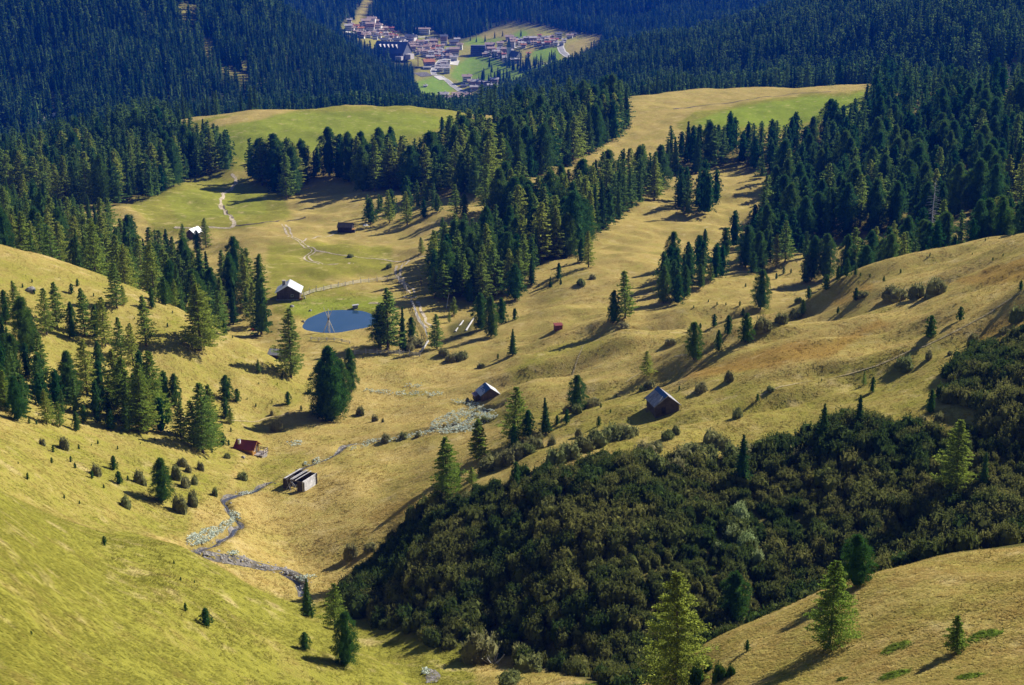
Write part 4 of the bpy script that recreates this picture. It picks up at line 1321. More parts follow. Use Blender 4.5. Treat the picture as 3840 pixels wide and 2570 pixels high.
TREE_NAME = {'larch': 'larch_tree', 'pine': 'stone_pine', 'spruce': 'spruce_tree', 'young': 'young_pine'}

TREES = []        # dicts: kind, p, H, w (width factor), zone
def add_tree(kind, p, H, w=1.0, zone=None):
    TREES.append(dict(kind=kind, p=Vector(p), H=H, w=w, zone=zone))

KC = {'L': 'larch', 'P': 'pine', 'S': 'spruce', 'Y': 'young'}
def hand(code, u, vb, vt, w=1.0, zone=None, dmin=20):
    p = pick(u, vb, dmin)
    if p is None:
        return
    add_tree(KC[code], p, height_from_px(p, vb - vt), w, zone)

def z4(x, y): return x * .33462, 524.7 + y * .33462
def z5(x, y): return 781 + x * .33462, 524.7 + y * .33462
def z6(x, y): return 1562 + x * .33462, 524.7 + y * .33462
def z2(x, y): return 781 + x * .33462, y * .33462
def z7(x, y): return x * .33462, 1043.3 + y * .33462
def z8(x, y): return 781 + x * .33462, 1043.3 + y * .33462
def z9(x, y): return 1562 + x * .33462, 1043.3 + y * .33462
def hands(zf, items, zone=None):
    for it in items:
        c, x, yb, yt = it[:4]
        u, vb = zf(x, yb); _, vt = zf(x, yt)
        hand(c, u, vb, vt, it[4] if len(it) > 4 else 1.0, zone)

hands(z4, [('P',40,640,420),('L',110,600,350),('P',170,830,470,1.1),('P',225,840,560),('L',320,720,400),('L',390,660,360,1.1),('P',500,750,500,.8),('L',580,730,400),
 ('P',660,740,520),('L',720,800,460),('L',800,540,230,1.1),('L',850,520,380),('L',830,880,600),('L',910,930,640),('L',1000,800,450,.95),('P',1040,540,400),
 ('P',1130,520,335,1.25),('L',1200,530,340),('L',1370,830,370,1.35),('L',1425,770,420,1.1),('P',1535,725,620),('S',1790,720,180,.8),('L',1990,1010,540,1.0),
 ('P',50,980,720),('P',110,1000,720),('P',190,1010,780),('L',300,1060,700,1.1),('P',25,1210,960),('L',40,1240,960),('P',120,1310,1010,1.1),('P',480,1190,840,1.15),('L',600,1130,750,1.1),
 ('P',680,1010,770),('P',390,1170,980,1.2),('L',320,1330,1090,1.1),('L',410,1350,1180,1.3),('P',690,1150,1000),('L',800,1230,820,1.15),('L',850,1300,870,1.15),('P',715,1230,1080),
 ('L',970,1390,920,1.0),('L',1060,1330,830),('L',1000,1380,1010),('P',1130,1180,970,1.1),('P',1200,1210,990,1.15),('P',1150,1330,1150),('L',1240,1420,1180,1.3),('L',1390,1530,1050,1.0),
 ('L',1440,1490,1060,1.0),('L',1330,1490,1170,1.1),('P',1550,1170,1000,1.5),('P',1622,1180,1090,1.4),('P',1545,1290,1150,1.3),('L',1580,1330,1230,1.5),('P',1525,1480,1390,1.4),
 ('P',525,1380,1250,1.2),('P',575,1320,1200,1.2),('P',755,1370,1230,1.3),('Y',670,1320,1260),('Y',200,1330,1290),('Y',250,1335,1305),('P',1970,1200,1110,1.2),('Y',530,390,338),('Y',490,440,372),
 ('Y',235,445,410),('Y',155,400,370),('Y',220,365,340),('Y',1145,670,640),('Y',640,460,435),('Y',1690,1165,1150),('Y',1770,1060,1045),('Y',1897,1062,1048),('Y',1750,1215,1190),
 ('Y',1860,1190,1170),('Y',1580,1385,1355),('Y',1565,1480,1440),('Y',2060,1240,1205),('Y',670,1470,1440),('Y',540,1505,1470),('Y',365,1525,1475),('Y',805,1505,1480),('Y',960,1470,1455),
 ('Y',1060,1445,1420),('Y',920,615,600),('Y',1180,575,555),('Y',1500,690,660),('Y',1590,745,725),('Y',1515,1340,1320),('Y',1450,1530,1500),('Y',625,1480,1465),('L',1770,985,890,1.2),('Y',1930,1015,985)])
hands(z4, [('P',2280,1300,810,1.15),('P',2210,1275,900,1.1),('P',2335,1235,900,1.0),('P',2250,1310,1060,1.3)])
hands(z5, [('L',320,820,400,1.25),('P',268,800,520,1.2),('S',420,830,530,.9),('P',480,760,600,1.2),('L',655,820,580,1.2),('P',70,1115,820,.8),('L',545,165,55,1.3),('S',1170,860,680,1.15),('P',955,690,440),
 ('P',1025,735,460),('P',1095,650,470),('Y',1185,620,540),('L',770,590,460,1.3),('L',740,640,560),('P',1485,345,230,.9),('L',1690,260,10,1.0),('P',1640,225,60),('P',1860,640,420,1.05),('L',1940,605,280,1.15),
 ('L',2090,1000,830,1.4),('S',1300,375,190,1.2),('P',1190,480,240,1.2),('L',1210,400,130,1.1),('L',1140,420,130,1.1),('L',1045,450,95,1.2),('L',880,300,100,1.1),('L',830,460,170,1.2),('P',880,500,340),
 ('P',630,260,80),('L',700,220,50),('P',620,430,300),('L',700,480,210,1.1),('L',640,470,260),('L',1190,1450,1080,1.3),('P',1270,1435,1240,1.2),('P',1180,1500,1340,1.2),('S',1400,1395,1150,1.3),
 ('P',1475,1335,1270,1.2),('P',1605,1250,1000,1.2),('Y',1540,1295,1230),('L',940,1575,1290,1.3),('P',2260,290,20),('P',2200,505,250),('P',2290,480,270),('P',2345,470,250),('S',1430,400,320,1.3),('Y',1500,380,340),
 ('P',760,760,600,.01),('Y',1760,1345,1280),('Y',1775,1220,1190),('Y',1840,1255,1230),('Y',1880,1150,1125),('Y',1540,1330,1250),('Y',1700,1540,1515),('Y',1070,885,850),('Y',865,1178,1150),
 ('Y',2310,1100,1070),('Y',2070,1170,1150)])
hands(z2, [('L',570,1372,1220,1.0),('P',655,1450,1330,1.2),('L',670,1292,1160,1.0),('L',330,1525,1300,1.0),('L',450,1540,1310,1.0),('P',200,1530,1360,1.2),('P',270,1420,1340,1.2),('L',865,1272,1090,.9),('L',785,1480,1260,1.1),('P',840,1480,1330),
 ('L',1010,1510,1410,1.1),('P',1240,1505,1210,1.2),('L',1085,1460,1200),('L',1030,1450,1230),('L',980,1400,1250),('P',1110,1440,1260),('Y',1180,1272,1215),('P',735,1260,1205),('P',150,1310,1000,1.3),('L',230,1310,960),('L',330,1260,960),('P',130,1180,910),('L',260,1150,870),
 ('L',545,1150,940),('P',600,1150,920),('P',690,900,800),('P',745,900,795),('L',950,970,730),('P',350,1100,870)])
hands(z6, [('P',40,400,170),('P',100,200,40),('P',150,130,0),('P',285,190,-10),('P',430,260,-20,1.1),('P',570,190,0),('L',640,255,30),('L',700,225,-60,1.1),('P',120,400,240),('L',190,360,230),
 ('P',530,545,280,1.1),('P',880,345,50),('P',970,335,35,1.1),('P',840,365,170),('P',1060,352,250),('P',1120,325,200),('P',1180,315,240),('P',1210,245,70),('P',1300,222,10),('P',1260,245,150),
 ('L',1430,145,-60),('Y',860,475,390),('P',820,585,480),('Y',980,415,310),('Y',1180,485,400),('Y',1375,358,320),('P',75,890,640,1.1),('Y',215,665,580),('P',310,722,590,1.2),('P',430,772,575,1.3),
 ('P',245,835,690,.9),('P',60,700,640),('Y',410,592,540),('Y',1895,625,530),('Y',1690,745,590),('L',1235,1065,970),('P',1295,1115,1010),('Y',510,1175,1125),('S',950,1515,1190,1.4),('S',1200,1395,1130,1.3),
 ('P',1690,1255,1100,1.1),('Y',1060,575,530),('Y',2310,415,350),('Y',1690,185,160),('Y',1280,330,305),('Y',1590,90,60),('Y',1490,300,270),('Y',235,520,495),('Y',390,525,490),('Y',295,520,500),('Y',740,300,270),
 ('Y',640,340,300),('Y',690,305,260),('Y',1215,320,295),('Y',2190,185,165),('Y',2120,215,190),('Y',950,1040,1020),('Y',1980,175,160),('Y',2070,80,60),('Y',1885,85,70),('Y',120,680,640),('Y',430,395,370),('Y',75,540,520),('Y',175,500,480)])
hands(z7, [('S',2100,1095,840,1.3),('L',2290,1185,880,1.2),('P',1110,315,20,1.15),('P',2085,1325,1210,1.5),('P',1410,1165,1045,1.5),('Y',1270,1062,1005),('Y',715,615,550),('P',780,95,0,1.5),('P',815,195,105,1.5),
 ('Y',355,52,10),('Y',190,162,115),('Y',485,42,0),('Y',440,293,263),('Y',710,222,195),('Y',1235,855,828),('Y',630,155,100),('Y',515,85,45),('Y',545,330,305),('Y',875,170,135),('Y',2135,1110,1060),('Y',125,55,38),
 ('Y',1330,870,850),('Y',1190,740,715),('Y',215,1225,1195)])
hand('P', 793, 1522, 1405, 1.05)
hands(z8, [('L',720,290,-130,1.25),('L',890,190,75,1.6),('S',800,195,55,1.1),('P',1190,205,45,1.1),('Y',1395,165,140),('L',945,20,-250,1.2)])
hand('L', 1545, 1592, 1322, 1.1)
hands(z9, [('P',350,1145,805,1.5),('P',1185,885,550,1.4),('L',1000,1310,735,1.15),('L',1870,1345,1095,1.7),('Y',440,1335,1260),('S',400,215,-140,1.4),('L',1860,255,-240,1.2),('S',2050,245,-20,1.2),('Y',805,965,900),('Y',1100,850,820)])
for c_, u_, b_, t_ in [('L',472,566,498),('L',420,580,512),('P',452,574,528)]:
    hand(c_, u_, b_, t_, 1.1, None, 450)
N_HAND = len(TREES)

# fill the woods
GRID = {}
def occupied(x, y, r):
    i, j = int(x // 6), int(y // 6)
    for a in range(i - 2, i + 3):
        for b in range(j - 2, j + 3):
            for (qx, qy) in GRID.get((a, b), ()):
                if (qx - x)**2 + (qy - y)**2 < r * r:
                    return True
    return False
def occupy(x, y):
    GRID.setdefault((int(x // 6), int(y // 6)), []).append((x, y))
for t_ in TREES:
    occupy(t_['p'].x, t_['p'].y)

def kept(x, y):
    for kx, ky, kr in KEEP:
        if (x - kx)**2 + (y - ky)**2 < kr * kr:
            return True
    return pond_r(x, y) < 1.25

def fill_px(zone, poly, n, spacing, mix, Hr, wr=(0.85, 1.2), dr=(345, 1010), seed=1):
    rs = np.random.RandomState(seed)
    P = np.array(poly); lo = P.min(0); hi = P.max(0); done = 0
    for _ in range(n * 14):
        if done >= n:
            break
        u, v = rs.uniform(lo[0], hi[0]), rs.uniform(lo[1], hi[1])
        if not in_poly(np.array([u]), np.array([v]), poly)[0]:
            continue
        p = pick(u, v, dr[0])
        if p is None or p.y > dr[1] or occupied(p.x, p.y, spacing) or kept(p.x, p.y):
            continue
        occupy(p.x, p.y); done += 1
        k = rs.choice(list(mix), p=list(mix.values()))
        add_tree(k, p, rs.uniform(*Hr) * (1 if rs.uniform() < .85 else .65), rs.uniform(*wr), zone)

def fill_plan(zone, poly, n, spacing, mix, Hr, wr=(0.85, 1.2), seed=1, accept=None):
    """poly in (u, distance)"""
    rs = np.random.RandomState(seed)
    P = np.array(poly, float); lo = P.min(0); hi = P.max(0); done = 0
    for _ in range(n * 14):
        if done >= n:
            break
        u, D = rs.uniform(lo[0], hi[0]), rs.uniform(lo[1], hi[1])
        if not in_poly(np.array([u]), np.array([D]), poly)[0]:
            continue
        a = float(ray_aw(u, 480)[0]); x = a * D
        if occupied(x, D, spacing) or kept(x, D):
            continue
        z = float(gz(x, D)[0])
        if accept is not None:
            uu, vv_ = project(x, D, z)
            if not accept(float(uu), float(vv_)):
                continue
        occupy(x, D); done += 1
        k = rs.choice(list(mix), p=list(mix.values()))
        add_tree(k, (x, D, z), rs.uniform(*Hr) * (1 if rs.uniform() < .85 else .65), rs.uniform(*wr), zone)

MIXL = {'larch': .7, 'pine': .15, 'spruce': .15}
MIXP = {'larch': .28, 'pine': .6, 'spruce': .12}
MIXM = {'larch': .6, 'pine': .3, 'spruce': .1}
MIXS = {'spruce': .75, 'larch': .25}
fill_plan('left wood', [(-60,352),(240,350),(400,352),(520,352),(585,352),(600,372),(595,405),(545,425),(470,440),(330,500),(200,530),(-60,540)], 150, 5.2, MIXL, (12, 17.5), (0.9, 1.25), 3)
fill_px('hollow wood', WOODS['upper'], 330, 5.0, MIXL, (17, 23), (0.95, 1.3), (560, 1000), 4)
fill_plan('left far edge', [(-60,800),(120,830),(240,825),(330,835),(420,850),(480,870),(560,890),(640,900),(560,950),(300,950),(-60,900)], 110, 7, MIXS, (15, 21), (0.9, 1.15), 5)
fill_plan('behind knoll', [(640,900),(780,925),(860,925),(980,925),(1040,905),(1040,960),(640,960)], 30, 9, MIXS, (5, 9), (0.9, 1.15), 15)
fill_px('pine row', [(548,412),(600,425),(660,462),(690,420),(760,405),(860,445),(890,425),(1000,430),(1000,408),(900,402),(840,398),(760,395),(690,402),(600,398)], 62, 5.5, {'pine': .45, 'larch': .55}, (17, 24), (1.0, 1.3), (560, 800), 6)
fill_px('ridge wood', WOODS['ridge'], 250, 5.8, MIXM, (17, 24), (1.0, 1.35), (560, 1000), 7)
fill_plan('ridge wood', [(1130,860),(1200,850),(1330,865),(1420,885),(1420,930),(1060,920)], 40, 8, MIXM, (17, 23), (0.95, 1.25), 17)
fill_px('middle wood', WOODS['mid'], 130, 4.8, MIXM, (14, 20), (1.0, 1.35), (400, 800), 8)
fill_px('lower wood', WOODS['low'], 85, 4.0, MIXM, (11, 16.5), (0.95, 1.25), (345, 600), 9)
fill_px('right wood', [(1640,570),(1680,625),(1760,630),(1850,595),(1800,545),(1720,535)], 20, 4.2, MIXP, (9, 14), (1.0, 1.35), (330, 600), 27)
fill_px('right wood', WOODS['rwood'], 430, 5.2, MIXP, (13, 20), (0.95, 1.3), (380, 1010), 10)
fill_plan('right wood', [(1960,355),(2100,350),(2400,345),(2400,420),(2000,420),(1940,400)], 45, 5.5, MIXP, (11, 15), (0.95, 1.25), 12)
fill_plan('right wood', [(1990,880),(2180,820),(2400,770),(2400,840),(2180,900),(1990,950)], 40, 8, MIXP, (15, 20), (0.95, 1.25), 13)
fill_px('meadow pines', [(1500,660),(1510,690),(1560,700),(1600,660),(1660,640),(1650,610),(1560,620)], 20, 3.6, {'pine': .85, 'larch': .15}, (7, 11.5), (0.95, 1.25), (330, 520), 14)
fill_px('meadow pines', [(1545,480),(1570,500),(1640,490),(1640,470),(1640,450),(1545,455)], 14, 4.0, {'pine': .9, 'larch': .1}, (13, 17), (0.95, 1.2), (330, 700), 16)
fill_px('left slope trees', [(0,760),(60,850),(100,900),(240,900),(330,880),(360,980),(470,1010),(430,1020),(300,1000),(120,960),(0,960)], 34, 2.6, {'larch': .55, 'pine': .45}, (4.5, 9.0), (0.95, 1.3), (180, 330), 18)
fill_px('ridge fringe', [(830,520),(880,505),(960,515),(1000,470),(960,450),(880,480),(830,500)], 12, 4.5, {'pine': .5, 'larch': .5}, (7, 12), (1, 1.25), (400, 800), 19)
fill_px('village trees', [(1150,152),(1180,150),(1225,142),(1260,146),(1290,140),(1240,164),(1190,168)], 34, 6, {'spruce': 1.0}, (12, 21), (1.1, 1.6), (1950, 2600), 23)
fill_px('village trees', [(1090,192),(1120,186),(1165,178),(1170,184),(1120,198),(1098,200)], 18, 6, {'spruce': 1.0}, (12, 21), (1.1, 1.6), (1950, 2600), 24)
fill_px('village trees', [(1060,118),(1080,124),(1120,136),(1150,140),(1150,134),(1100,124)], 10, 6, {'spruce': .6, 'larch': .4}, (9, 15), (0.9, 1.3), (1950, 2600), 25)
for (u, v, h) in [(1120,155,16),(1125,167,14),(1107,182,17),(1173,162,17),(1110,96,12),(1132,88,12),(1192,84,12),(1262,138,16),(1090,97,10),(1076,94,9),(1150,84,10),(1188,132,14),(1192,134,12),(955,92,13),(975,96,12),(1000,100,12)]:
    p = pick(u, v, 1900)
    if p: add_tree('spruce', p, h, 1.5, 'village trees')

# far hillsides: the part of a kind that shows smallest becomes one mass per hillside
def curve_D(k, x, y):
    return np.exp(np.interp(x / y, A_G, _kd[k]))
FARW = {}
def far_fill(zone, D0, D1, u0, u1, spacing, Hr, accept, mix, seed):
    rs = np.random.RandomState(seed)
    out = []
    y = D0
    rows = np.arange(D0, D1, spacing * 0.9)
    for yy in rows:
        a0, a1 = ray_aw(u0, 100)[0] * yy, ray_aw(u1, 100)[0] * yy
        xs = np.arange(a0, a1, spacing)
        xs = xs + rs.uniform(-0.45, 0.45, len(xs)) * spacing
        ys = yy + rs.uniform(-0.45, 0.45, len(xs)) * spacing
        zs = gz(xs, ys)
        us, vs_ = project(xs, ys, zs)
        dens = fbm(xs, ys, 55, 3, seed)
        ok = (us > -70) & (us < 2415) & (vs_ > -70) & (dens > -0.5) & accept(xs, ys, us, vs_)
        for i in np.where(ok)[0]:
            H = rs.uniform(*Hr) * (0.8 + 0.5 * (dens[i] + 0.3))
            out.append((rs.choice(list(mix), p=list(mix.values())), (xs[i], ys[i], zs[i]), H, rs.uniform(1.0, 1.5)))
    FARW[zone] = out
def not_in(polys, us, vs_):
    m_ = np.ones(us.shape, bool)
    for p_ in polys:
        for dv in (0, 10, 19):
            m_ &= ~in_poly(us, vs_ - dv, p_)
    return m_
far_fill('left hillside', 1060, 1880, -80, 1010, 6.7, (15, 24), lambda x, y, u, v: (y > curve_D(16, x, y) + 30) & (y < curve_D(19, x, y) + 60) & not_in(CLEAR_L + [SCAR], u, v) & ~in_poly(u, v, [(845,100),(965,100),(962,190),(925,180),(893,163),(868,148)]), {'spruce': .75, 'larch': .25}, 51)
far_fill('right hillside', 960, 1900, 985, 2420, 7.4, (15, 23), lambda x, y, u, v: (y > curve_D(15, x, y) + 55) & (y < curve_D(19, x, y) + 60), {'spruce': .55, 'larch': .45}, 52)
far_fill('valley head', 1960, 3100, 560, 1900, 9.4, (18, 26), lambda x, y, u, v: (not_in([VILLAGE] + DRYF + FIELD, u, v)) & ((y > curve_D(22, x, y) - 25) | (u < 960) | (u > 1180)), {'spruce': .85, 'larch': .15}, 53)

# which ones are individuals
for t_ in TREES:
    t_['px'] = t_['H'] / px_m(t_['p'])
    u_, v_ = project(t_['p'].x, t_['p'].y, t_['p'].z); t_['u'] = float(u_); t_['v'] = float(v_)
TREES = [t_ for t_ in TREES if t_['w'] > 0.1]
REST = []
LIMIT = {'larch': 290, 'pine': 290, 'spruce': 290, 'young': 200}
INDIV = []
for kd in LIMIT:
    L_ = sorted([t_ for t_ in TREES if t_['kind'] == kd], key=lambda q: (q['zone'] is not None, -q['px']))
    INDIV += L_[:LIMIT[kd]]; REST += L_[LIMIT[kd]:]

LANDMARK = [("the roofless log hut", 680, 1110), ("the red-roofed cabin", 573, 1035), ("the blue-patched hut", 1115, 905), ("the grey log hut", 1523, 930),
            ("the pond cabin", 660, 670), ("the pond", 779, 735), ("the red box shed", 1277, 750), ("the dark barn", 788, 525), ("the meadow fence", 890, 806),
            ("the lower left corner", 60, 1540), ("the lower right corner", 2290, 1540), ("the stream bend", 450, 1250), ("the green knoll", 700, 300), ("the upper right meadow", 1750, 240),
            ("the left picture edge", 0, 850), ("the right picture edge", 2343, 600), ("the alder thicket", 1300, 1250), ("the timber heap", 937, 684), ("the bleached trunks", 1065, 745),
            ("the bend in the footpath", 512, 460), ("the dark double shrub", 2100, 655), ("the russet patch", 1750, 840)]
ORD = ["nearest", "second nearest", "third nearest", "fourth nearest", "fifth nearest", "sixth nearest", "seventh nearest", "eighth nearest", "ninth nearest", "tenth nearest", "eleventh nearest", "twelfth nearest"]
LOOK = {'larch': "feathery larch", 'pine': "dense stone pine", 'spruce': "slender spruce", 'young': "bushy young pine"}
KW = {'larch': "larch", 'pine': "stone pine", 'spruce': "spruce", 'young': "young pine"}
def size_word(H):
    return "little " if H < 2.5 else "low " if H < 5 else "mid-sized " if H < 9 else "tall " if H < 15 else "towering "
def rel(du, dv):
    h = "right" if du > 0 else "left"; vv_ = "below" if dv > 0 else "above"
    if abs(du) > 2.2 * abs(dv):
        return "to its " + h
    if abs(dv) > 2.2 * abs(du):
        return "straight " + vv_
    return vv_ + " to the " + h
def label_by_landmark(items, look, kw):
    """items: dicts with u, v; returns labels that name the nearest landmark and the rank there"""
    by = {}
    for it in items:
        d = [math.hypot(it['u'] - lu, (it['v'] - lv) * 1.3) for _, lu, lv in LANDMARK]
        k = int(np.argmin(d)); by.setdefault(k, []).append((d[k], it))
    for k, L_ in by.items():
        L_.sort(key=lambda q: q[0])
        nm, lu, lv = LANDMARK[k]
        for r, (_, it) in enumerate(L_):
            o = ORD[r] if r < len(ORD) else "%dth nearest" % (r + 1)
            it['label'] = "%s, %s %s to %s, %s" % (look(it), o, kw, nm, rel(it['u'] - lu, it['v'] - lv))
            if len(it['label'].replace('-', ' ').split()) > 16:
                it['label'] = "%s, %s %s to %s" % (look(it), o, kw, nm)
            if len(it['label'].replace('-', ' ').split()) > 16:
                it['label'] = "%s, %s to %s" % (look(it), o, nm)
ZONE_TXT = {'left wood': "in the wood behind the left spur", 'hollow wood': "in the upper left wood above the hollow", 'left far edge': "on the far left ridge behind the knoll",
            'behind knoll': "on the back edge of the green knoll", 'pine row': "in the row below the green knoll", 'ridge wood': "in the ridge wood between the upper meadows",
            'middle wood': "in the wood in the middle of the slope", 'lower wood': "in the wood right of the twin track", 'right wood': "in the large wood on the right",
            'meadow pines': "in the small clump on the golden slope", 'left slope trees': "in the loose wood on the left slope", 'ridge fringe': "in the clump right of the dark barn",
            'village trees': "among the village fields"}
for kd in KW:
    hs_ = [t_ for t_ in INDIV if t_['kind'] == kd and t_['zone'] is None]
    label_by_landmark(hs_, lambda it: size_word(it['H']) + LOOK[it['kind']], KW[kd])
PLURAL = {'larch': 'larches', 'pine': 'stone pines', 'spruce': 'spruces', 'young': 'young pines'}
# inside a wood: edge trees are told apart by their place along the front, the inner ones share a label
for z in ZONE_TXT:
    for kd in KW:
        zs_ = [t_ for t_ in INDIV if t_['zone'] == z and t_['kind'] == kd]
        for t_ in zs_:
            t_['label'] = "%s standing %s" % (LOOK[kd], ZONE_TXT[z])
            t_['group'] = "%s %s" % (PLURAL[kd], ZONE_TXT[z])
        if len(zs_) >= 6:
            zs_.sort(key=lambda q: q['u'])
            ext = {id(zs_[0]): "leftmost", id(zs_[-1]): "rightmost"}
            lo_ = max(zs_[1:-1], key=lambda q: q['v']); ext[id(lo_)] = "lowest standing"
            for t_ in zs_:
                if id(t_) in ext:
                    t_['label'] = "%s %s %s" % (ext[id(t_)], LOOK[kd], ZONE_TXT[z])
        elif zs_:
            zs_.sort(key=lambda q: q['u'])
            for i_, t_ in enumerate(zs_):
                t_['label'] = "%s %s, %s there" % (LOOK[kd], ZONE_TXT[z], ["first from left", "second from left", "third from left", "fourth from left", "fifth from left"][i_]) if len(zs_) > 1 else "the only %s %s" % (LOOK[kd], ZONE_TXT[z])

def plant_tree(t_, i):
    rs = random.Random(i * 7 + 3)
    kd = t_['kind']
    o = bpy.data.objects.new(TREE_NAME[kd], None); o.empty_display_size = 0.5
    COL.objects.link(o); o.location = t_['p']
    o.rotation_euler = (rs.gauss(0, 0.015), rs.gauss(0, 0.015), rs.uniform(0, 6.283))
    o.scale = (t_['H'] * t_['w'], t_['H'] * t_['w'], t_['H'])
    for nm, lib in (("crown", CROWN), ("trunk", TRUNK)):
        c = bpy.data.objects.new(nm, rs.choice(lib['fine' if (nm == "crown" and kd == 'larch' and t_['px'] > 150) else 'finepine' if (nm == "crown" and kd == 'pine' and t_['px'] > 85) else kd])); COL.objects.link(c); c.parent = o
    o['label'] = t_['label']; o['category'] = "tree"
    o['group'] = t_.get('group') or {'larch': "larches of the open slopes", 'pine': "stone pines of the open slopes", 'spruce': "spruces of the open slopes", 'young': "young pines on the grass"}[kd]
for i_, t_ in enumerate(INDIV):
    plant_tree(t_, i_)

# masses: the small remaining trees of the woods and the far hillsides
def lod(kind, k):
    rs = np.random.RandomState(700 + k)
    if kind == 'larch':
        return np.concatenate([core(rs, lambda h: 0.15 * (1 - h)**0.8 * .55, 5, 6), larch_crown(rs, 26, 6, 2.6, 0.19)])
    if kind == 'pine':
        return pine_crown(rs, 34, 6, 2.4, 0.165)
    return np.concatenate([core(rs, lambda h: 0.12 * (1 - h)**0.9 * .6, 5, 6), spruce_crown(rs, 34, 5, 2.5, 0.13)])
LOD = {k: [lod(k, j) for j in range(5)] for k in ('larch', 'pine', 'spruce')}
def lodm(kind, k):
    rs = np.random.RandomState(740 + k)
    if kind == 'larch':
        return np.concatenate([core(rs, lambda h: 0.18 * (1 - h)**0.8 * .4, 6, 7), larch_crown(rs, 64, 17, 1.6, 0.225)])
    if kind == 'pine':
        return pine_crown(rs, 90, 12, 1.6, 0.19)
    return spruce_crown(rs, 80, 11, 1.7, 0.145)
LODM = {k: [lodm(k, j) for j in range(4)] for k in ('larch', 'pine', 'spruce')}
def forest(name, items, label, seed, LOD=LOD):
    rs = np.random.RandomState(seed)
    Vs = []; Ts = []
    pts = []; var = []; hs = []; ws = []; ti = []
    for kd in ('larch', 'pine', 'spruce'):
        sel = [q for q in items if q[0] == kd]
        for q in sel:
            var.append(LOD[kd][rs.randint(4)]); pts.append(q[1]); hs.append(q[2]); ws.append(q[3])
            ti.append(np.clip({'larch': 0.75, 'pine': 0.1, 'spruce': 0.2}[kd] + rs.normal(0, 0.15), 0, 1))
    out = []; to = []
    for V, p, h, w, t in zip(var, pts, hs, ws, ti):
        a = rs.uniform(0, 6.283); c, s = math.cos(a), math.sin(a)
        X = np.empty(V.shape, np.float32)
        X[:, 0] = (V[:, 0] * c - V[:, 1] * s) * h * w + p[0]; X[:, 1] = (V[:, 0] * s + V[:, 1] * c) * h * w + p[1]; X[:, 2] = V[:, 2] * h + p[2]
        out.append(X); to.append(np.full(len(V), t, np.float32))
    V = np.concatenate(out); T = np.concatenate(to)
    o = stuff(link_obj(name, np_mesh(name, V, quads(V), M['far'], {"tint": ('FLOAT', T)})))
    tag(o, label, "forest")
    return o
if REST:
    forest("distant_wood", [(q['kind'] if q['kind'] != 'young' else 'pine', q['p'], q['H'], q['w']) for q in REST], "the smaller conifers filling the middle woods", 61, LODM)
forest("left_hillside_forest", FARW['left hillside'], "blue-green conifer forest covering the steep hillside at upper left", 62)
forest("right_hillside_forest", FARW['right hillside'], "dark conifer forest on the long hillside at upper right", 63)
forest("valley_head_forest", FARW['valley head'], "deep blue conifer forest on the mountain behind the village", 64)
print("TREES", len(INDIV), len(REST), {k: len(v) for k, v in FARW.items()})

# ------------------------------------------------------------------ the alder thicket and single shrubs
rs = np.random.RandomState(81)
BUSH = [bush_crown(np.random.RandomState(820 + k), 1300, 0.85) for k in range(6)]
pts = []; hs = []; ws = []; ti = []
_g = {}
for poly in (THICK_LOW, THICK_UP):
    P = np.array(poly); lo = P.min(0); hi = P.max(0)
    for yy in np.arange(128, 250, 1.55):
        a0, a1 = ray_aw(lo[0], 1100)[0] * yy, ray_aw(hi[0], 1100)[0] * yy
        xs = np.arange(a0, a1, 1.75); xs = xs + rs.uniform(-.7, .7, len(xs)); ys = yy + rs.uniform(-.7, .7, len(xs))
        zs = gz(xs, ys); us, vs_ = project(xs, ys, zs)
        m_ = in_poly(us, vs_, poly) & (us < 2400)
        # nothing on the near right spur
        m_ &= ys > np.exp(np.interp(xs / ys, A_G, _kd[3])) + 5
        big = fbm(xs, ys, 16, 2, 7)
        for i in np.where(m_)[0]:
            pts.append((xs[i], ys[i], zs[i] - 0.1)); hs.append((1.7 + 2.2 * (big[i] + 0.2) + rs.uniform(-.7, 1.0)) * (1.0 if poly is THICK_LOW else 0.95)); ws.append(rs.uniform(0.75, 1.35))
            ti.append(float(np.clip(0.45 + 1.3 * fbm(xs[i:i + 1], ys[i:i + 1], 9, 2, 12)[0] + rs.normal(0, .27), 0, 1)))
o = merged("alder_thicket", BUSH, pts, M['thicket'], rs, hs, ws, ti)
tag(stuff(link_obj("alder_thicket", o)), "dense dark alder thicket filling the gully at the lower right", "thicket")
print("BUSHES", len(pts))

BUSHM = [np_mesh("shrub", V, quads(V), M['bush']) for V in [bush_crown(np.random.RandomState(860 + k), 1300, 0.9) for k in range(5)]]
MUGO = [np_mesh("dwarf_pine", V, quads(V), M['mugo']) for V in [bush_crown(np.random.RandomState(880 + k), 1300, 1.0) for k in range(2)]]
HEATH = [np_mesh("ground_shrub", V, quads(V), M['heath']) for V in [bush_crown(np.random.RandomState(890 + k), 1600, 0.75) for k in range(2)]]
SHR = []
def shrub(u, vb, wpx, hpx, kind='b'):
    p = pick(u, vb)
    if p is not None:
        SHR.append(dict(u=u, v=vb - hpx / 2, p=p, w=wpx * px_m(p), H=height_from_px(p, hpx), kind=kind))
def shrubs(zf, items, kind='b'):
    for x, yb, w_, h_ in items:
        u, v = zf(x, yb); shrub(u, v, w_ * .33462, h_ * .33462, kind)
shrubs(z7, [(660,130,85,95),(955,190,125,120),(990,205,60,70),(865,350,115,105),(1230,380,110,140),(1320,345,95,150),(1205,160,110,120),(1240,70,110,80),(1370,95,75,70),(1270,215,110,110),(1330,195,70,80),(1290,110,70,60),(1470,272,62,75),(1650,162,90,68)])
shrubs(z4, [(440,1505,115,110),(285,1475,62,60),(1900,1375,105,85),(1550,1565,60,50),(1860,1270,40,45)])
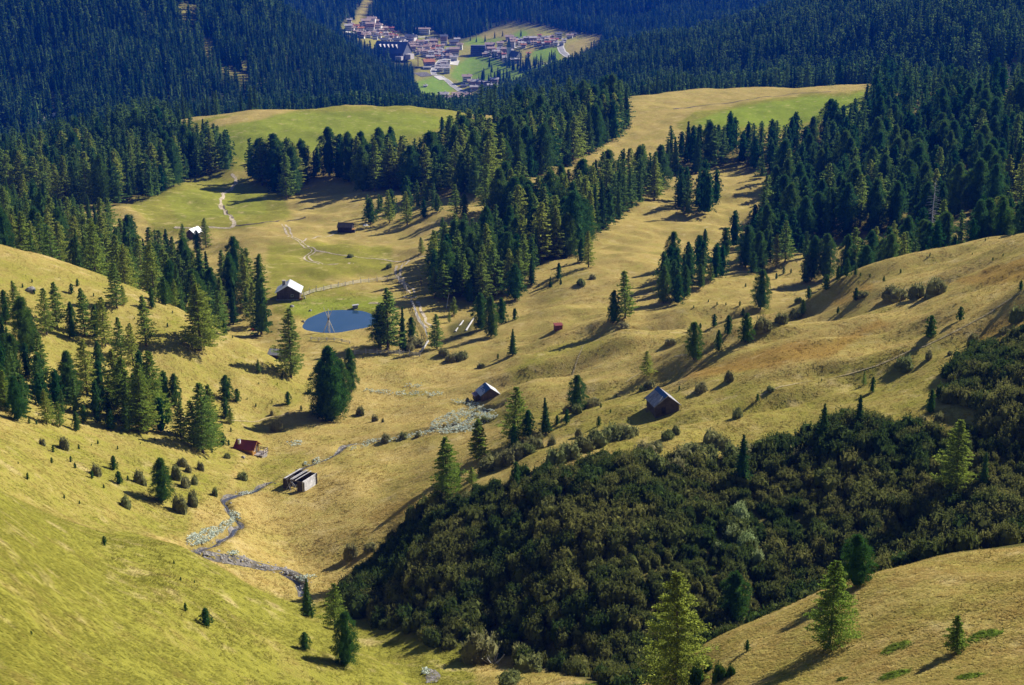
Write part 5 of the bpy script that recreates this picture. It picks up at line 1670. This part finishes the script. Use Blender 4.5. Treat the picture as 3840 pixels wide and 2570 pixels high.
shrubs(z5, [(130,1270,75,85),(230,1312,62,65),(285,1320,30,35),(330,262,50,35),(810,895,120,75),(1610,1262,85,85),(1710,1215,140,80),(1620,1425,85,85),(1440,1475,95,85),(1850,1435,150,95),(1930,1420,130,90),(1760,1470,130,90),
            (1660,1500,130,80),(1560,1540,130,80),(2100,1525,150,85),(2230,1435,150,90),(2290,1400,90,80),(2110,1082,110,65),(2060,1110,80,50),(1280,1540,150,110),(1190,1560,130,90),(1330,1430,60,50),(530,800,150,80),(470,830,110,70),
            (700,860,90,60),(960,950,80,40),(1640,380,110,50),(1720,340,80,45),(1940,680,130,60),(2250,780,90,50),(70,190,60,30),(300,1450,100,60),(420,1430,100,50),(530,1415,80,40),(980,1315,80,45),(860,1180,40,35)])
shrubs(z6, [(320,1042,85,100),(120,1112,150,85),(370,1292,140,100),(1500,952,160,125),(1680,892,95,100),(1990,782,115,90),(1800,972,65,55),(1480,470,210,115),(1600,470,150,120),(1720,455,200,150),(540,692,170,125),(680,645,120,100),(770,602,110,75),
            (2300,630,130,160),(790,505,75,55),(1640,1330,90,80),(1690,1370,60,60),(1760,1310,90,75),(200,1475,180,115),(290,1500,150,110),(480,1535,150,90),(660,1535,240,140),(560,1500,130,90),(90,1565,170,110),(1070,1312,95,90),(1830,860,60,40),
            (2200,700,120,40),(600,1100,80,40),(1230,460,110,50),(1700,720,90,70),(2330,690,60,60),(1560,1330,60,50)])
shrubs(z5, [(1180,1590,190,130),(1250,1545,170,120),(1320,1505,160,120),(1010,1640,220,120),(1100,1625,200,130),(1230,1500,150,95),(1330,1440,120,80),(1480,1600,190,120),(1570,1565,200,125),(1660,1520,210,130),(1750,1480,210,135),(1840,1445,220,140),
  (1920,1430,180,130),(2000,1415,140,100),(2080,1540,190,110),(2150,1520,160,100),(1950,1660,200,150),(2050,1640,220,170),(2160,1660,200,160),(2260,1690,200,170),(2330,1620,180,170),(840,885,90,60),(760,900,110,70),(1560,1260,120,80)])
shrubs(z6, [(150,1600,220,150),(30,1580,220,150),(330,1580,220,150),(430,1560,180,120),(740,1600,220,160),(880,1560,160,120),(1140,1420,150,110),(1000,1420,120,90)])
shrubs(z8, [(70,700,140,130),(190,650,110,80),(560,640,110,60),(1900,420,150,90),(2050,500,150,110),(1420,370,170,110),(860,330,150,110),(740,420,110,90),(1000,260,60,50)])
shrubs(z8, [(960,1390,330,230),(1230,1400,180,150),(1300,1480,230,170),(1150,1560,220,110)], 'b')
shrubs(z8, [(1620,1580,330,140),(1480,1600,180,90)], 'h')
shrubs(z9, [(370,470,200,190),(330,590,170,170),(440,640,210,190),(500,760,120,170),(250,690,120,130)], 'w')
shrubs(z9, [(100,1560,170,160),(250,1530,140,130),(330,1500,100,100),(180,1460,100,70)], 'm')
shrubs(z9, [(1480,1310,330,75),(1440,1500,360,80),(1960,1510,320,75),(2080,1230,330,70),(1090,1530,130,60),(640,1010,130,60)], 'h')
WILLOW = [np_mesh("willow_shrub", V, quads(V), M['willow']) for V in [bush_crown(np.random.RandomState(870 + k), 1800, 0.75) for k in range(2)]]
LOOKS = {'w': "tall pale green willow", 'b': "grey-green rounded shrub", 'm': "upright bright green dwarf pine", 'h': "flat bright green ground shrub"}
for kd, kw in (('w', 'willow'), ('b', 'shrub'), ('m', 'dwarf pine'), ('h', 'ground shrub')):
    label_by_landmark([s_ for s_ in SHR if s_['kind'] == kd], lambda it: ("large " if it['w'] > 3.5 else "small " if it['w'] < 1.6 else "") + LOOKS[it['kind']], kw)
for i_, s_ in enumerate(SHR):
    r_ = random.Random(i_ + 900)
    me = r_.choice({'w': WILLOW, 'b': BUSHM, 'm': MUGO, 'h': HEATH}[s_['kind']])
    o = bpy.data.objects.new({'w': "willow_shrub", 'b': "shrub", 'm': "dwarf_pine", 'h': "ground_shrub"}[s_['kind']], me); COL.objects.link(o)
    o.location = s_['p'] - Vector((0, 0, 0.08 * s_['H'])); o.rotation_euler = (0, 0, r_.uniform(0, 6.28)); w_ = s_['w'] / 1.25
    if s_['kind'] == 'h':
        # lies along the slope
        e = 0.6; x_, y_ = s_['p'].x, s_['p'].y
        nx = float((gz(x_ - e, y_) - gz(x_ + e, y_))[0]); ny = float((gz(x_, y_ - e) - gz(x_, y_ + e))[0])
        o.rotation_euler = Vector((nx, ny, 2 * e)).to_track_quat('Z', 'Y').to_euler()
        o.scale = (w_, w_ * 0.9, 0.32)
    else:
        o.scale = (w_ * r_.uniform(.95, 1.15), w_ * r_.uniform(.75, 1.1), s_['H'] * r_.uniform(.85, 1.05))
    tag(o, s_['label'], "shrub", "shrubs on the slopes")
p = pick(1128, 1512)
mb = MB()
for k in range(16):
    a_ = RS.uniform(0, 6.28); r0 = RS.uniform(0, .5); r1 = RS.uniform(.5, 1.5)
    mb.tube((r0 * math.cos(a_), r0 * math.sin(a_) - .6, -0.1), (r1 * math.cos(a_), r1 * math.sin(a_) - 1.0, RS.uniform(1.0, 1.9)), 0.05, 0.02, M['deadwood'], 5)
tag(mb.build("bare_stems", None, p), "white bare stems at the foot of the large grey-green shrub", "stems")
p = pick(1452, 1566)
mb = MB()
for k in range(12):
    a_ = RS.uniform(0, 6.28); r1 = RS.uniform(.3, .9); h_ = RS.uniform(.6, 1.5)
    mb.tube((0, 0, -0.2), (r1 * math.cos(a_), r1 * math.sin(a_), h_), 0.03, 0.015, M['deadwood'], 5)
    mb.tube((r1 * .6 * math.cos(a_), r1 * .6 * math.sin(a_), h_ * .6), (r1 * math.cos(a_ + .8), r1 * math.sin(a_ + .8), h_ * .8), 0.02, 0.01, M['deadwood'], 4)
tag(mb.build("dead_shrub", None, p), "bleached leafless little shrub at the lower edge beside the big larch", "shrub")
def snag(u, vb, vt, label):
    p = pick(u, vb, 100); H = height_from_px(p, vb - vt); rs_ = np.random.RandomState(int(u))
    t = root("dead_tree", p); tag(t, label, "tree")
    t.scale = (H,) * 3
    link_obj("trunk", trunk_mesh("dead_trunk", rs_, 0.014, 0.97, 70, 0.2, M['deadwood']), (0, 0, 0), 0, None, t)
snag(2128, 560, 405, "grey leafless dead conifer among green pines in the right wood")
snag(2302, 240, 150, "small grey dead tree on the upper right forest edge")
p = pick(580, 754)
V = bush_crown(np.random.RandomState(5), 400, 1.1)
tag(link_obj("rowan_shrub", np_mesh("rowan_shrub", V, quads(V), M['autumn']), p, 0, 1.4), "small orange-red autumn shrub glowing in the shade of the pond wood", "shrub")

# pale butterbur leaves along the stream
BB = [[(920,880),(965,878),(968,888),(925,889)], [(828,892),(900,896),(1012,900),(1012,909),(900,906),(835,898)], [(985,966),(1030,945),(1075,932),(1130,940),(1142,955),(1110,970),(1060,986),(985,992)],
      [(1030,915),(1075,918),(1110,930),(1100,938),(1040,925)], [(795,1024),(850,1008),(930,996),(985,985),(1000,992),(950,1002),(850,1020),(805,1034)], [(655,1012),(692,1010),(688,1022),(660,1023)],
      [(420,1240),(450,1218),(500,1205),(525,1190),(545,1190),(520,1216),(470,1246),(440,1252)], [(690,1060),(755,1043),(760,1052),(705,1070)], [(520,1165),(548,1180),(550,1198),(530,1192)], [(515,1266),(545,1264),(545,1274),(520,1274)],
      [(545,1130),(585,1124),(580,1134),(550,1138)], [(675,1322),(720,1318),(730,1330),(690,1338)], [(968,1534),(982,1532),(980,1546),(966,1546)], [(1000,985),(1090,975),(1090,990),(1010,996)]]
rs = np.random.RandomState(91)
LEAFV = []
for k in range(4):
    n = 9; c = rs.normal(0, 0.28, (n, 3)); c[:, 2] = rs.uniform(0.5, 1.0, n)
    d = rs.normal(size=(n, 3)); d[:, 2] *= 0.2
    LEAFV.append(cards(c, d, rs.uniform(0.4, 0.65, n), rs.uniform(0.25, 0.4, n), rs, -1.5))
pts = []; hs = []
for poly in BB:
    P = np.array(poly); lo = P.min(0); hi = P.max(0); n = int((hi[0] - lo[0]) * (hi[1] - lo[1]) * 0.11)
    for _ in range(n):
        u, v = rs.uniform(lo[0], hi[0]), rs.uniform(lo[1], hi[1])
        if in_poly(np.array([u]), np.array([v]), poly)[0]:
            p = pick(u, v)
            if p and fbm(np.array([p.x]), np.array([p.y]), 3, 2, 3)[0] > -0.25:
                pts.append(tuple(p)); hs.append(rs.uniform(0.3, 0.5))
tag(stuff(link_obj("butterbur_leaves", merged("butterbur_leaves", LEAFV, pts, M['butterbur'], rs, hs))), "pale silvery leaves spreading along the little stream", "plants")

# grass tufts on the nearer slopes
rs = np.random.RandomState(95)
NT_ = 170000
a_ = rs.uniform(-0.46, 0.46, NT_); s_ = rs.uniform(math.log(72), math.log(430), NT_)
D_ = np.exp(s_); x_ = a_ * D_
tn = tone_at(x_, D_)
z_ = gz(x_, D_)
u_, v_ = project(x_, D_, z_)
ok = (u_ > -60) & (u_ < 2400) & (v_ < 1640) & (tn[:, 2] < 0.3) & (pond_r(x_, D_) > 1.04) & (tn[:, 3] < 0.5)
ok &= rs.uniform(size=NT_) < np.clip(0.75 + 1.2 * fbm(x_, D_, 6, 3, 44), 0.15, 1)
ii = np.clip(((a_ + AMAX) / (2 * AMAX) * (NA - 1)).round().astype(int), 0, NA - 1); jj = np.clip(np.searchsorted(S_G, s_), 0, NS - 1)
ok &= SD[ii, jj] > 0.8
for kx, ky, kr in KEEP:
    ok &= (x_ - kx)**2 + (D_ - ky)**2 > (kr * 0.62)**2
x_, D_, z_, tn = x_[ok], D_[ok], z_[ok], tn[ok]
n = len(x_); nb = 5
h = np.repeat(rs.uniform(0.07, 0.20, n) * (1 + 0.9 * fbm(x_, D_, 14, 2, 77)), nb) * rs.uniform(0.6, 1.3, n * nb)
sp_ = rs.uniform(0, 0.35, n * nb); a0_ = rs.uniform(0, 6.283, n * nb)
bx = np.repeat(x_, nb) + np.cos(a0_) * sp_; by = np.repeat(D_, nb) + np.sin(a0_) * sp_; bz = gz(bx, by) + 0.01
# the long dry blades lie over, mostly down the slope
gx = np.repeat((gz(x_ - .5, D_) - gz(x_ + .5, D_)), nb); gy = np.repeat((gz(x_, D_ - .5) - gz(x_, D_ + .5)), nb)
az = np.arctan2(gy + rs.normal(0, .35, n * nb), gx + rs.normal(0, .35, n * nb))
le = rs.uniform(0.22, 0.5, n * nb); wd = rs.uniform(0.03, 0.075, n * nb)
tx = bx + np.cos(az) * le; ty = by + np.sin(az) * le
sx, sy = -np.sin(az), np.cos(az)
tz = gz(tx, ty) - bz - 0.05
V = np.empty((n * nb, 3, 3), np.float32)
V[:, 0] = np.stack([bx - sx * wd, by - sy * wd, bz], 1); V[:, 1] = np.stack([bx + sx * wd, by + sy * wd, bz], 1); V[:, 2] = np.stack([tx, ty, bz + tz + h + 0.06], 1)
T = np.repeat(np.repeat(tn, nb, 0), 3, 0)
gm2 = np_mesh("grass", V.reshape(-1, 3), np.arange(n * nb * 3).reshape(-1, 3), M['blades'], {"tone": ('FLOAT_COLOR', T)})
tag(stuff(link_obj("grass", gm2)), "long dry grass covering the nearer slopes and the meadow", "grass")

# ------------------------------------------------------------------ the village in the valley
def w6(x, y): return 768.8 + x * .11458, 48.8 + y * .11458
def w7(x, y): return 1025 + x * .11458, 48.8 + y * .11458
VM = {'brown': mat_plain("brown_roof_tiles", (0.42, 0.30, 0.25), 0.8, 0, .2, .2), 'grey': mat_plain("grey_roof_slates", (0.46, 0.42, 0.42), 0.8, 0, .2, .2),
      'red': mat_plain("red_roof_tiles", (0.42, 0.12, 0.08), 0.8, 0, .2, .2), 'orange': mat_plain("orange_roof_tiles", (0.48, 0.18, 0.07), 0.8, 0, .2, .2),
      'dark': mat_plain("dark_roof_sheet", (0.10, 0.11, 0.14), 0.6, 0, .2, .2), 'pale': mat_plain("pale_flat_roof", (0.55, 0.53, 0.50), 0.8, 0, .1, .2),
      'white': M['white'], 'wood': mat_plain("brown_house_boards", (0.36, 0.25, 0.19), 0.85, 0, .25, .2), 'bluew': mat_plain("blue_hall_roof", (0.085, 0.11, 0.16), 0.6, 0, .1, .1),
      'cream': mat_plain("cream_plaster", (0.62, 0.50, 0.40), 0.85, 0, .1, .2)}
RWORD = {'brown': "brown", 'grey': "grey", 'red': "red", 'orange': "bright orange", 'dark': "dark", 'pale': "pale flat"}
HOUSES = []
def house(u, vb, wpx, roof='brown', floors=2, deg=0, deep=0.8, upper='wood', label=None, name="village_house", wins=True):
    p = pick(u, vb, 1900)
    if p is None or p.y > 3000:
        return None
    if upper == 'wood' and label is None and (int(u * 7) + int(vb * 3)) % 2:
        upper = None
    W = wpx * px_m(p) * .9; L = W * deep
    t = root(name, p, math.radians(deg)); t.location.z -= 0.5
    h = 3.0 * floors
    lo = h * (0.5 if upper else 1.0)
    mb = MB(); mb.box((0, 0, lo / 2 - 2), (W, L, lo + 4), VM['white']); mb.build("wall", t)
    if upper:
        mb = MB(); mb.box((0, 0, lo + (h - lo) / 2), (W + .9, L + .9, h - lo - .02), VM[upper]); mb.build("upper_storey", t)
    if roof == 'pale':
        mb = MB(); mb.box((0, 0, h + .3), (W + .6, L + .6, .6), VM['pale']); mb.build("roof", t)
    else:
        rh = min(L, W) * .26; x, y = W / 2 + 1.5, L / 2 + 1.5
        mb = MB()
        mb.add([(-x, -y, h - .3), (x, -y, h - .3), (x, y, h - .3), (-x, y, h - .3), (-x, 0, h + rh), (x, 0, h + rh)], [(0, 1, 5, 4), (2, 3, 4, 5), (0, 4, 3), (1, 2, 5), (3, 2, 1, 0)], VM[roof])
        r = mb.build("roof", t)
        c = MB(); c.box((W * .2, L * .1, h + rh), (1.1, 1.1, 2.4), VM['white']); c.build("chimney", r)
    if wins:
        for f in range(max(1, floors)):
            off = .5 if (upper and 3 * f + 1.6 > lo) else 0
            mb = MB(); mb.box((0, -L / 2 - off, 3 * f + 1.6), (W * .8, .16, 1.2), M['glass']); mb.build("window_band", t)
    HOUSES.append(dict(o=t, u=u, v=vb, roof=roof, W=W, floors=floors, label=label))
    return t
# left cluster
for it in [(250,185,150,'grey',3,8),(320,190,110,'brown',2,-10),(600,120,190,'brown',4,10),(720,110,170,'brown',5,-6),(800,120,120,'brown',4,5),(690,185,170,'brown',4,0),(850,210,150,'brown',4,-14),(960,230,150,'brown',3,10),
           (500,235,120,'orange',3,4),(560,300,150,'brown',2,-5),(640,330,110,'brown',2,12),(470,310,90,'brown',3,0),(790,300,110,'grey',2,-8),(780,360,120,'dark',2,0),(1030,360,110,'grey',2,-20),(1110,190,90,'red',2,8),(1160,235,60,'red',1,0),
           (960,430,150,'dark',2,4),(1000,500,130,'grey',1,0),(950,540,100,'brown',1,10),(300,265,140,'pale',1,0),(560,250,70,'pale',2,0),(270,30,90,'grey',2,0)]:
    u, v = w6(it[0], it[1]); house(u, v, it[2] * .11458, it[3], it[4], it[5])
u, v = w6(1740, 250); house(u, v, 290 * .11458, 'brown', 3, -4, .35, None, "long pale hotel with orange-brown roof at the forest edge above the village", "village_hotel")
u, v = w6(2155, 470); house(u, v, 140 * .11458, 'dark', 5, 0, .9, 'wood', "tall round-looking dark block with white balcony bands at the village's upper edge", "village_hotel")
for it in [(1230,470,160,'dark',3,-18),(1330,440,130,'dark',3,-18),(1500,440,220,'dark',4,-18),(1350,530,180,'brown',2,-5),(1480,520,150,'brown',2,6),(1430,590,110,'brown',2,-10),(1540,600,100,'brown',3,15),(1700,500,140,'brown',3,0),(1790,490,120,'grey',3,10),
           (1680,570,110,'brown',2,-12),(1700,630,120,'brown',2,8),(1640,660,80,'brown',2,0),(1830,600,130,'brown',3,-8),(1850,660,150,'brown',2,6),(1940,610,90,'orange',2,12),(1950,480,170,'brown',3,0),(1930,520,150,'brown',2,-10),(2030,560,90,'red',2,0),(2110,540,110,'brown',2,12),
           (2060,620,120,'grey',2,-6),(2100,670,120,'grey',2,4),(2190,640,90,'grey',2,-12),(1960,710,130,'grey',1,0),(1880,770,150,'grey',2,8),(2300,470,80,'grey',2,0),(2330,660,110,'brown',3,5),(2260,750,110,'brown',2,-8),
           (2200,840,190,'pale',2,0),(2160,880,130,'grey',2,6),(2180,950,180,'grey',2,-6),(2210,1040,140,'grey',3,4),(2080,1000,140,'grey',2,10),(1820,950,180,'pale',1,6)]:
    u, v = w6(it[0], it[1]); house(u, v, it[2] * .11458, it[3], it[4], it[5])
u, v = w6(1860, 910); house(u, v, 220 * .11458, 'orange', 3, 12, .9, 'wood', "big terraced building with orange flat-pitched roof beside the crane", "village_hotel")
for it in [(120,470,180,'dark',2,0),(180,450,110,'grey',3,8),(240,560,110,'brown',3,-6),(130,690,190,'brown',4,4),(40,690,110,'brown',3,-8),(120,780,150,'grey',2,0),(840,560,190,'brown',3,-4),(860,640,150,'brown',3,8),(800,690,120,'grey',2,-12),(960,700,140,'grey',3,6),
           (1040,650,110,'grey',3,-10),(1150,690,150,'brown',4,0),(1240,680,110,'grey',3,12),(1040,530,130,'brown',3,4),(1270,540,150,'brown',4,-5),(1280,450,130,'brown',3,8),(1230,370,170,'brown',2,0),(1330,400,120,'dark',2,-8),(1420,430,110,'grey',2,10),(1500,420,90,'grey',2,0),
           (1570,430,120,'grey',3,-6),(1690,430,150,'grey',3,6),(1840,400,150,'brown',2,-10),(1920,400,100,'dark',2,4),(1960,380,110,'grey',2,-4),(2040,420,140,'pale',2,0),(2080,360,90,'brown',2,8),(1990,520,110,'red',3,-6),(2080,480,110,'brown',3,4),(2150,460,100,'red',3,-8),(2100,420,90,'red',2,6),
           (2210,350,130,'dark',3,12),(2320,430,90,'grey',2,0),(2430,340,130,'brown',2,-6),(2520,310,80,'dark',2,6),(1830,300,70,'red',1,0),(1610,700,80,'orange',2,5),(1380,830,110,'pale',2,0),(1180,790,190,'grey',2,4),(1310,830,120,'grey',2,-6),(960,710,180,'pale',1,0),
           (380,1210,190,'brown',3,0),(470,1260,160,'brown',2,8),(560,1310,190,'grey',3,-6),(520,1380,150,'grey',2,5),(760,1280,110,'grey',2,0),(930,1270,150,'grey',3,-8),(850,1340,120,'grey',2,6),(330,1310,120,'dark',1,0)]:
    u, v = w7(it[0], it[1]); house(u, v, it[2] * .11458, it[3], it[4], it[5])
for (zx, zy, wd_) in [(930,800,100),(880,770,80),(1010,790,90),(960,815,80),(1050,775,80),(985,770,70),(1040,815,70)]:
    house(762.7 + zx * .28645, zy * .28645 + 3, wd_ * .28645, 'brown' if zx % 20 else 'grey', 2, zx % 30 - 15)
house(762.7 + 735 * .28645, 695 * .28645, 7, 'grey', 1, 20, .8, 'wood', "tiny lone barn in the bright green field below the village", "field_barn", False)
_r = random.Random(17); _placed = [(h_['u'], h_['v']) for h_ in HOUSES]
for poly, n_ in (([(785,62),(860,55),(900,88),(960,98),(1035,112),(1042,128),(1015,140),(960,128),(905,104),(830,88)], 42), ([(1100,118),(1160,112),(1180,128),(1150,138),(1110,132)], 8), ([(1170,92),(1290,92),(1295,104),(1180,112)], 12)):
    xs_ = [q[0] for q in poly]; ys_ = [q[1] for q in poly]
    for _ in range(900):
        u, v = _r.uniform(min(xs_), max(xs_)), _r.uniform(min(ys_), max(ys_))
        if n_ and in_poly(np.array([u]), np.array([v]), poly)[0] and all(abs(u - a) > 6.5 or abs(v - b) > 3.2 for a, b in _placed) and not any(in_poly(np.array([u]), np.array([v]), f)[0] for f in FIELD):
            if house(u, v, _r.uniform(8, 12.5), _r.choice(['brown', 'brown', 'grey', 'red', 'orange', 'grey']), _r.choice([2, 2, 3]), _r.uniform(-20, 20)):
                _placed.append((u, v)); n_ -= 1
# dark glass-fronted block
u, v = w7(600, 680)
p = pick(u, v, 1900); W = 290 * .11458 * px_m(p)
t = root("apartment_block", p, math.radians(-4)); tag(t, "dark blue stepped apartment block in the middle of the village", "apartment block")
for k in range(5):
    mb = MB(); mb.box((0, k * 1.6, 1.6 + 3.1 * k - (2 if k == 0 else 0)), (W, 14, 3.0 + (4 if k == 0 else 0)), VM['dark']); f_ = mb.build("storey", t)
    mb = MB(); mb.box((0, k * 1.6 - 7.1, 1.7 + 3.1 * k), (W * .94, .2, 1.5), M['glass']); mb.build("window_band", f_)
# the ice hall
u, v = w6(1130, 715)
p = pick(u, v, 1900); s_m = px_m(p)
t = root("sports_hall", p, math.radians(-17)); tag(t, "huge blue-grey hall with five pointed dormers on its long roof", "hall")
W, L, wh, rh = 640 * .11458 * s_m, 40.0, 9.0, 15.0
mb = MB(); x, y = W / 2, L / 2
mb.add([(-x, -y, -4), (x, -y, -4), (x, y, -4), (-x, y, -4), (-x, -y, wh), (x, -y, wh), (x, y, wh), (-x, y, wh), (-x, 0, wh + rh), (x, 0, wh + rh)], [(0, 1, 5, 4), (2, 3, 7, 6), (1, 2, 6, 9, 5), (3, 0, 4, 8, 7)], VM['dark'])
mb.build("wall", t)
mb = MB(); e = 1.5; k = rh / y
mb.slab([(-x - e, -y - e, wh - e * k + .3), (x + e, -y - e, wh - e * k + .3), (x + e, 0, wh + rh + .3), (-x - e, 0, wh + rh + .3)], .5, VM['bluew'])
mb.slab([(x + e, y + e, wh - e * k + .3), (-x - e, y + e, wh - e * k + .3), (-x - e, 0, wh + rh + .3), (x + e, 0, wh + rh + .3)], .5, VM['bluew'])
rf = mb.build("roof", t)
for q in range(5):
    cx = -x + W * (.16 + .135 * q); y0 = -y * .62; zb = wh + rh * .38 + .35
    mb = MB(); mb.add([(cx - 3.4, y0, zb), (cx + 3.4, y0, zb), (cx, y0, zb + 5.2), (cx, y0 + 9.4, zb + 5.25), (cx - 3.4, y0 + 1, zb + .3), (cx + 3.4, y0 + 1, zb + .3)], [(0, 1, 2)], VM['dark'])
    mb.add([(cx - 3.9, y0 - .6, zb - .5), (cx, y0 - .6, zb + 5.6), (cx, y0 + 9.4, zb + 5.6), (cx - 3.9, y0 + 3, zb - .2)], [(0, 1, 2, 3)], VM['bluew'])
    mb.add([(cx + 3.9, y0 - .6, zb - .5), (cx + 3.9, y0 + 3, zb - .2), (cx, y0 + 9.4, zb + 5.6), (cx, y0 - .6, zb + 5.6)], [(0, 1, 2, 3)], VM['grey'])
    mb.build("dormer", rf)
mb = MB(); mb.box((x * .82, -y - 5, 1), (W * .2, 9, 6), VM['grey']); mb.box((x + 5, -4, 2), (9, 16, 8), VM['grey']); mb.build("annex", t)
# church
u, v = w7(1345, 790); p = pick(u, v, 1900)
t = root("church", p, math.radians(35)); tag(t, "village church with white walls, steep dark roof and pointed green spire", "church")
mb = MB(); mb.add([(-5, -10, -3), (5, -10, -3), (5, 10, -3), (-5, 10, -3), (-5, -10, 7), (5, -10, 7), (5, 10, 7), (-5, 10, 7), (0, -10, 14), (0, 10, 14)], [(0, 1, 5, 8, 4), (2, 3, 7, 9, 6), (1, 2, 6, 5), (3, 0, 4, 7)], M['white']); mb.build("nave", t)
mb = MB()
for s in (-1, 1):
    q = [(s * 5.8, -10.6, 6.1), (0, -10.6, 14.5), (0, 10.6, 14.5), (s * 5.8, 10.6, 6.1)]
    mb.slab(q if s < 0 else q[::-1], -.3 if s < 0 else -.3, VM['dark'])
mb.build("roof", t)
mb = MB(); mb.box((-3, 13, 8), (5, 5, 24), M['white']); tw = mb.build("tower", t)
mb = MB(); mb.add([(-5.8, 10.2, 20.02), (-.2, 10.2, 20.02), (-.2, 15.8, 20.02), (-5.8, 15.8, 20.02), (-3, 13, 37)], [(0, 1, 4), (1, 2, 4), (2, 3, 4), (3, 0, 4), (3, 2, 1, 0)], mat_plain("copper_green", (0.06, 0.13, 0.13), .6)); mb.build("spire", tw)
# building crane
u, v = w6(1640, 905); p = pick(u, v, 1900)
t = root("tower_crane", p, 0.1); tag(t, "yellow building crane with long jib left of the village road", "crane")
ym = mat_plain("crane_yellow", (0.55, 0.30, 0.04), .6); Hc = 200 * .11458 * px_m(p)
mb = MB()
for sx in (-1, 1):
    for sy in (-1, 1):
        mb.box((sx * .8, sy * .8, Hc / 2), (.35, .35, Hc), ym)
for k in range(16):
    mb.tube((-.8, -.8, Hc * k / 16), (.8, -.8, Hc * (k + 1) / 16), .12, .12, ym, 4); mb.tube((.8, .8, Hc * k / 16), (-.8, .8, Hc * (k + 1) / 16), .12, .12, ym, 4)
mb.build("mast", t)
mb = MB()
for (yy, zz) in ((-.6, 0), (.6, 0), (0, 1.2)):
    mb.tube((-3, yy, Hc - 3 + zz), (16, yy, Hc - 3.6 + zz), .16, .16, ym, 4)
mb.tube((0, 0, Hc), (10, 0, Hc - 2.4), .07, .07, ym, 4); mb.build("jib", t)
mb = MB(); mb.box((-3, 0, Hc - 3.6), (1.6, 1.4, 1.6), VM['grey']); mb.build("counterweight", t)
# labels of the houses
VPART = [("in the upper left cluster of the village", 768, 905, 0, 84), ("in the crowded centre of the village", 905, 1040, 0, 132), ("beside the lower village road", 940, 1045, 132, 175), ("in the middle row of the village", 1045, 1165, 0, 150),
         ("in the row along the upper right village edge", 1165, 1330, 0, 115), ("around the village church", 1120, 1260, 115, 160), ("in the lowest hamlet of the valley", 980, 1160, 160, 260), ("at the edge of the village", 0, 2400, 0, 400)]
gr = {}
for h_ in HOUSES:
    if h_['label']:
        tag(h_['o'], h_['label'], "building"); continue
    z_ = next(q for q in VPART if q[1] <= h_['u'] < q[2] and q[3] <= h_['v'] < q[4])[0]
    gr.setdefault((z_, h_['roof']), []).append(h_)
for (z_, rf_), L_ in gr.items():
    L_.sort(key=lambda q: q['u'])
    for i_, h_ in enumerate(L_):
        pos = "the only one " if len(L_) == 1 else "leftmost of these, " if i_ == 0 else "rightmost of these, " if i_ == len(L_) - 1 else ("left part, " if i_ < len(L_) / 2 else "right part, ") if len(L_) > 3 else "middle one, "
        tag(h_['o'], "%s-roofed house %s, %s" % (RWORD[rf_], z_, pos.strip(", ")), "house", "%s-roofed houses %s" % (RWORD[rf_], z_))
# roads of the village
def road(px, w, mat, name, lift=.35):
    L = []
    pts = [pick(u, v, 1900) for u, v in px]
    pts = [p for p in pts if p is not None and p.y < 3000]
    for a, b in zip(pts[:-1], pts[1:]):
        n_ = max(2, int((b - a).length / 8))
        for k in range(n_):
            q = a.lerp(b, k / n_); L.append((q.x, q.y))
    L.append((pts[-1].x, pts[-1].y))
    return [ribbon(name, np.array(L), -w, w, None, lift)]
def zr(L): return [(762.7 + x * .28645, y * .28645) for x, y in L]
R1 = zr([(930,405),(915,430),(890,460),(850,495),(815,535),(797,568),(805,598),(860,612),(910,645),(960,690),(1010,722),(1075,765)])
R2 = zr([(1820,345),(1815,380),(1830,415),(1860,440),(1885,460)])
R3 = zr([(1400,400),(1460,380),(1520,365)]); R4 = zr([(1250,455),(1330,465),(1420,470)]); R5 = zr([(580,305),(650,296),(740,296),(800,303)]); R6 = zr([(1690,510),(1740,515),(1800,522)])
ribbon_obj("road_verge", road(R1, 4.6, None, "v", .3) + road(R2, 5.5, None, "v", .3) + road(R3, 3, None, "v", .3) + road(R4, 2.5, None, "v", .3) + road(R5, 2.5, None, "v", .3) + road(R6, 2.5, None, "v", .3), M['roadline'])
ribbon_obj("road", road(R1, 3.2, None, "v", .42) + road(R2, 3.4, None, "v", .42), M['road'])
ribbon_obj("parking_ground", road(zr([(830,612),(880,640)]), 6, None, "v", .5) + road(zr([(975,485),(960,520)]), 7, None, "v", .4) + road(w7(0,0) and [(797,76),(803,74)], 8, None, "v", .4), M['roadline'])
ribbon_obj("earth_bank", road(zr([(670,600),(720,595),(770,592)]), 14, None, "v", .35), M['bed'])
# bare rock runs on the left hillside
def scar_ribbon(px, w):
    L = []
    pts = [pick(u, v, 1000) for u, v in px]
    for a, b in zip(pts[:-1], pts[1:]):
        for k in range(6):
            q = a.lerp(b, k / 6); L.append((q.x, q.y))
    return ribbon("s", np.array(L), -w, w, None, .5, .5, 9)
ribbon_obj("scree_gully", [scar_ribbon([(132,260),(118,265),(106,272),(96,282),(86,296)], 4.5), scar_ribbon([(172,212),(168,224),(160,236),(150,240)], 2)], M['roadline'])

# ------------------------------------------------------------------ the air
zmin = float(Z_G.min()); zmax = float(Z_G.max())
hz, hn = new_mat("blue_air")
ho = hn.nodes.new("ShaderNodeOutputMaterial"); hv = hn.nodes.new("ShaderNodeVolumePrincipled")
hv.inputs["Color"].default_value = (0.006, 0.125, 1.0, 1)
hv.inputs["Density"].default_value = 0.000085
hv.inputs["Anisotropy"].default_value = 0.0
hn.links.new(hv.outputs[0], ho.inputs["Volume"])
mb = MB(); mb.box((0, 1850, (zmin - 1 + max(zmax, 1) + 40) / 2), (4400, 3900, max(zmax, 1) + 40 - zmin + 1), hz)
stuff(mb.build("haze"))
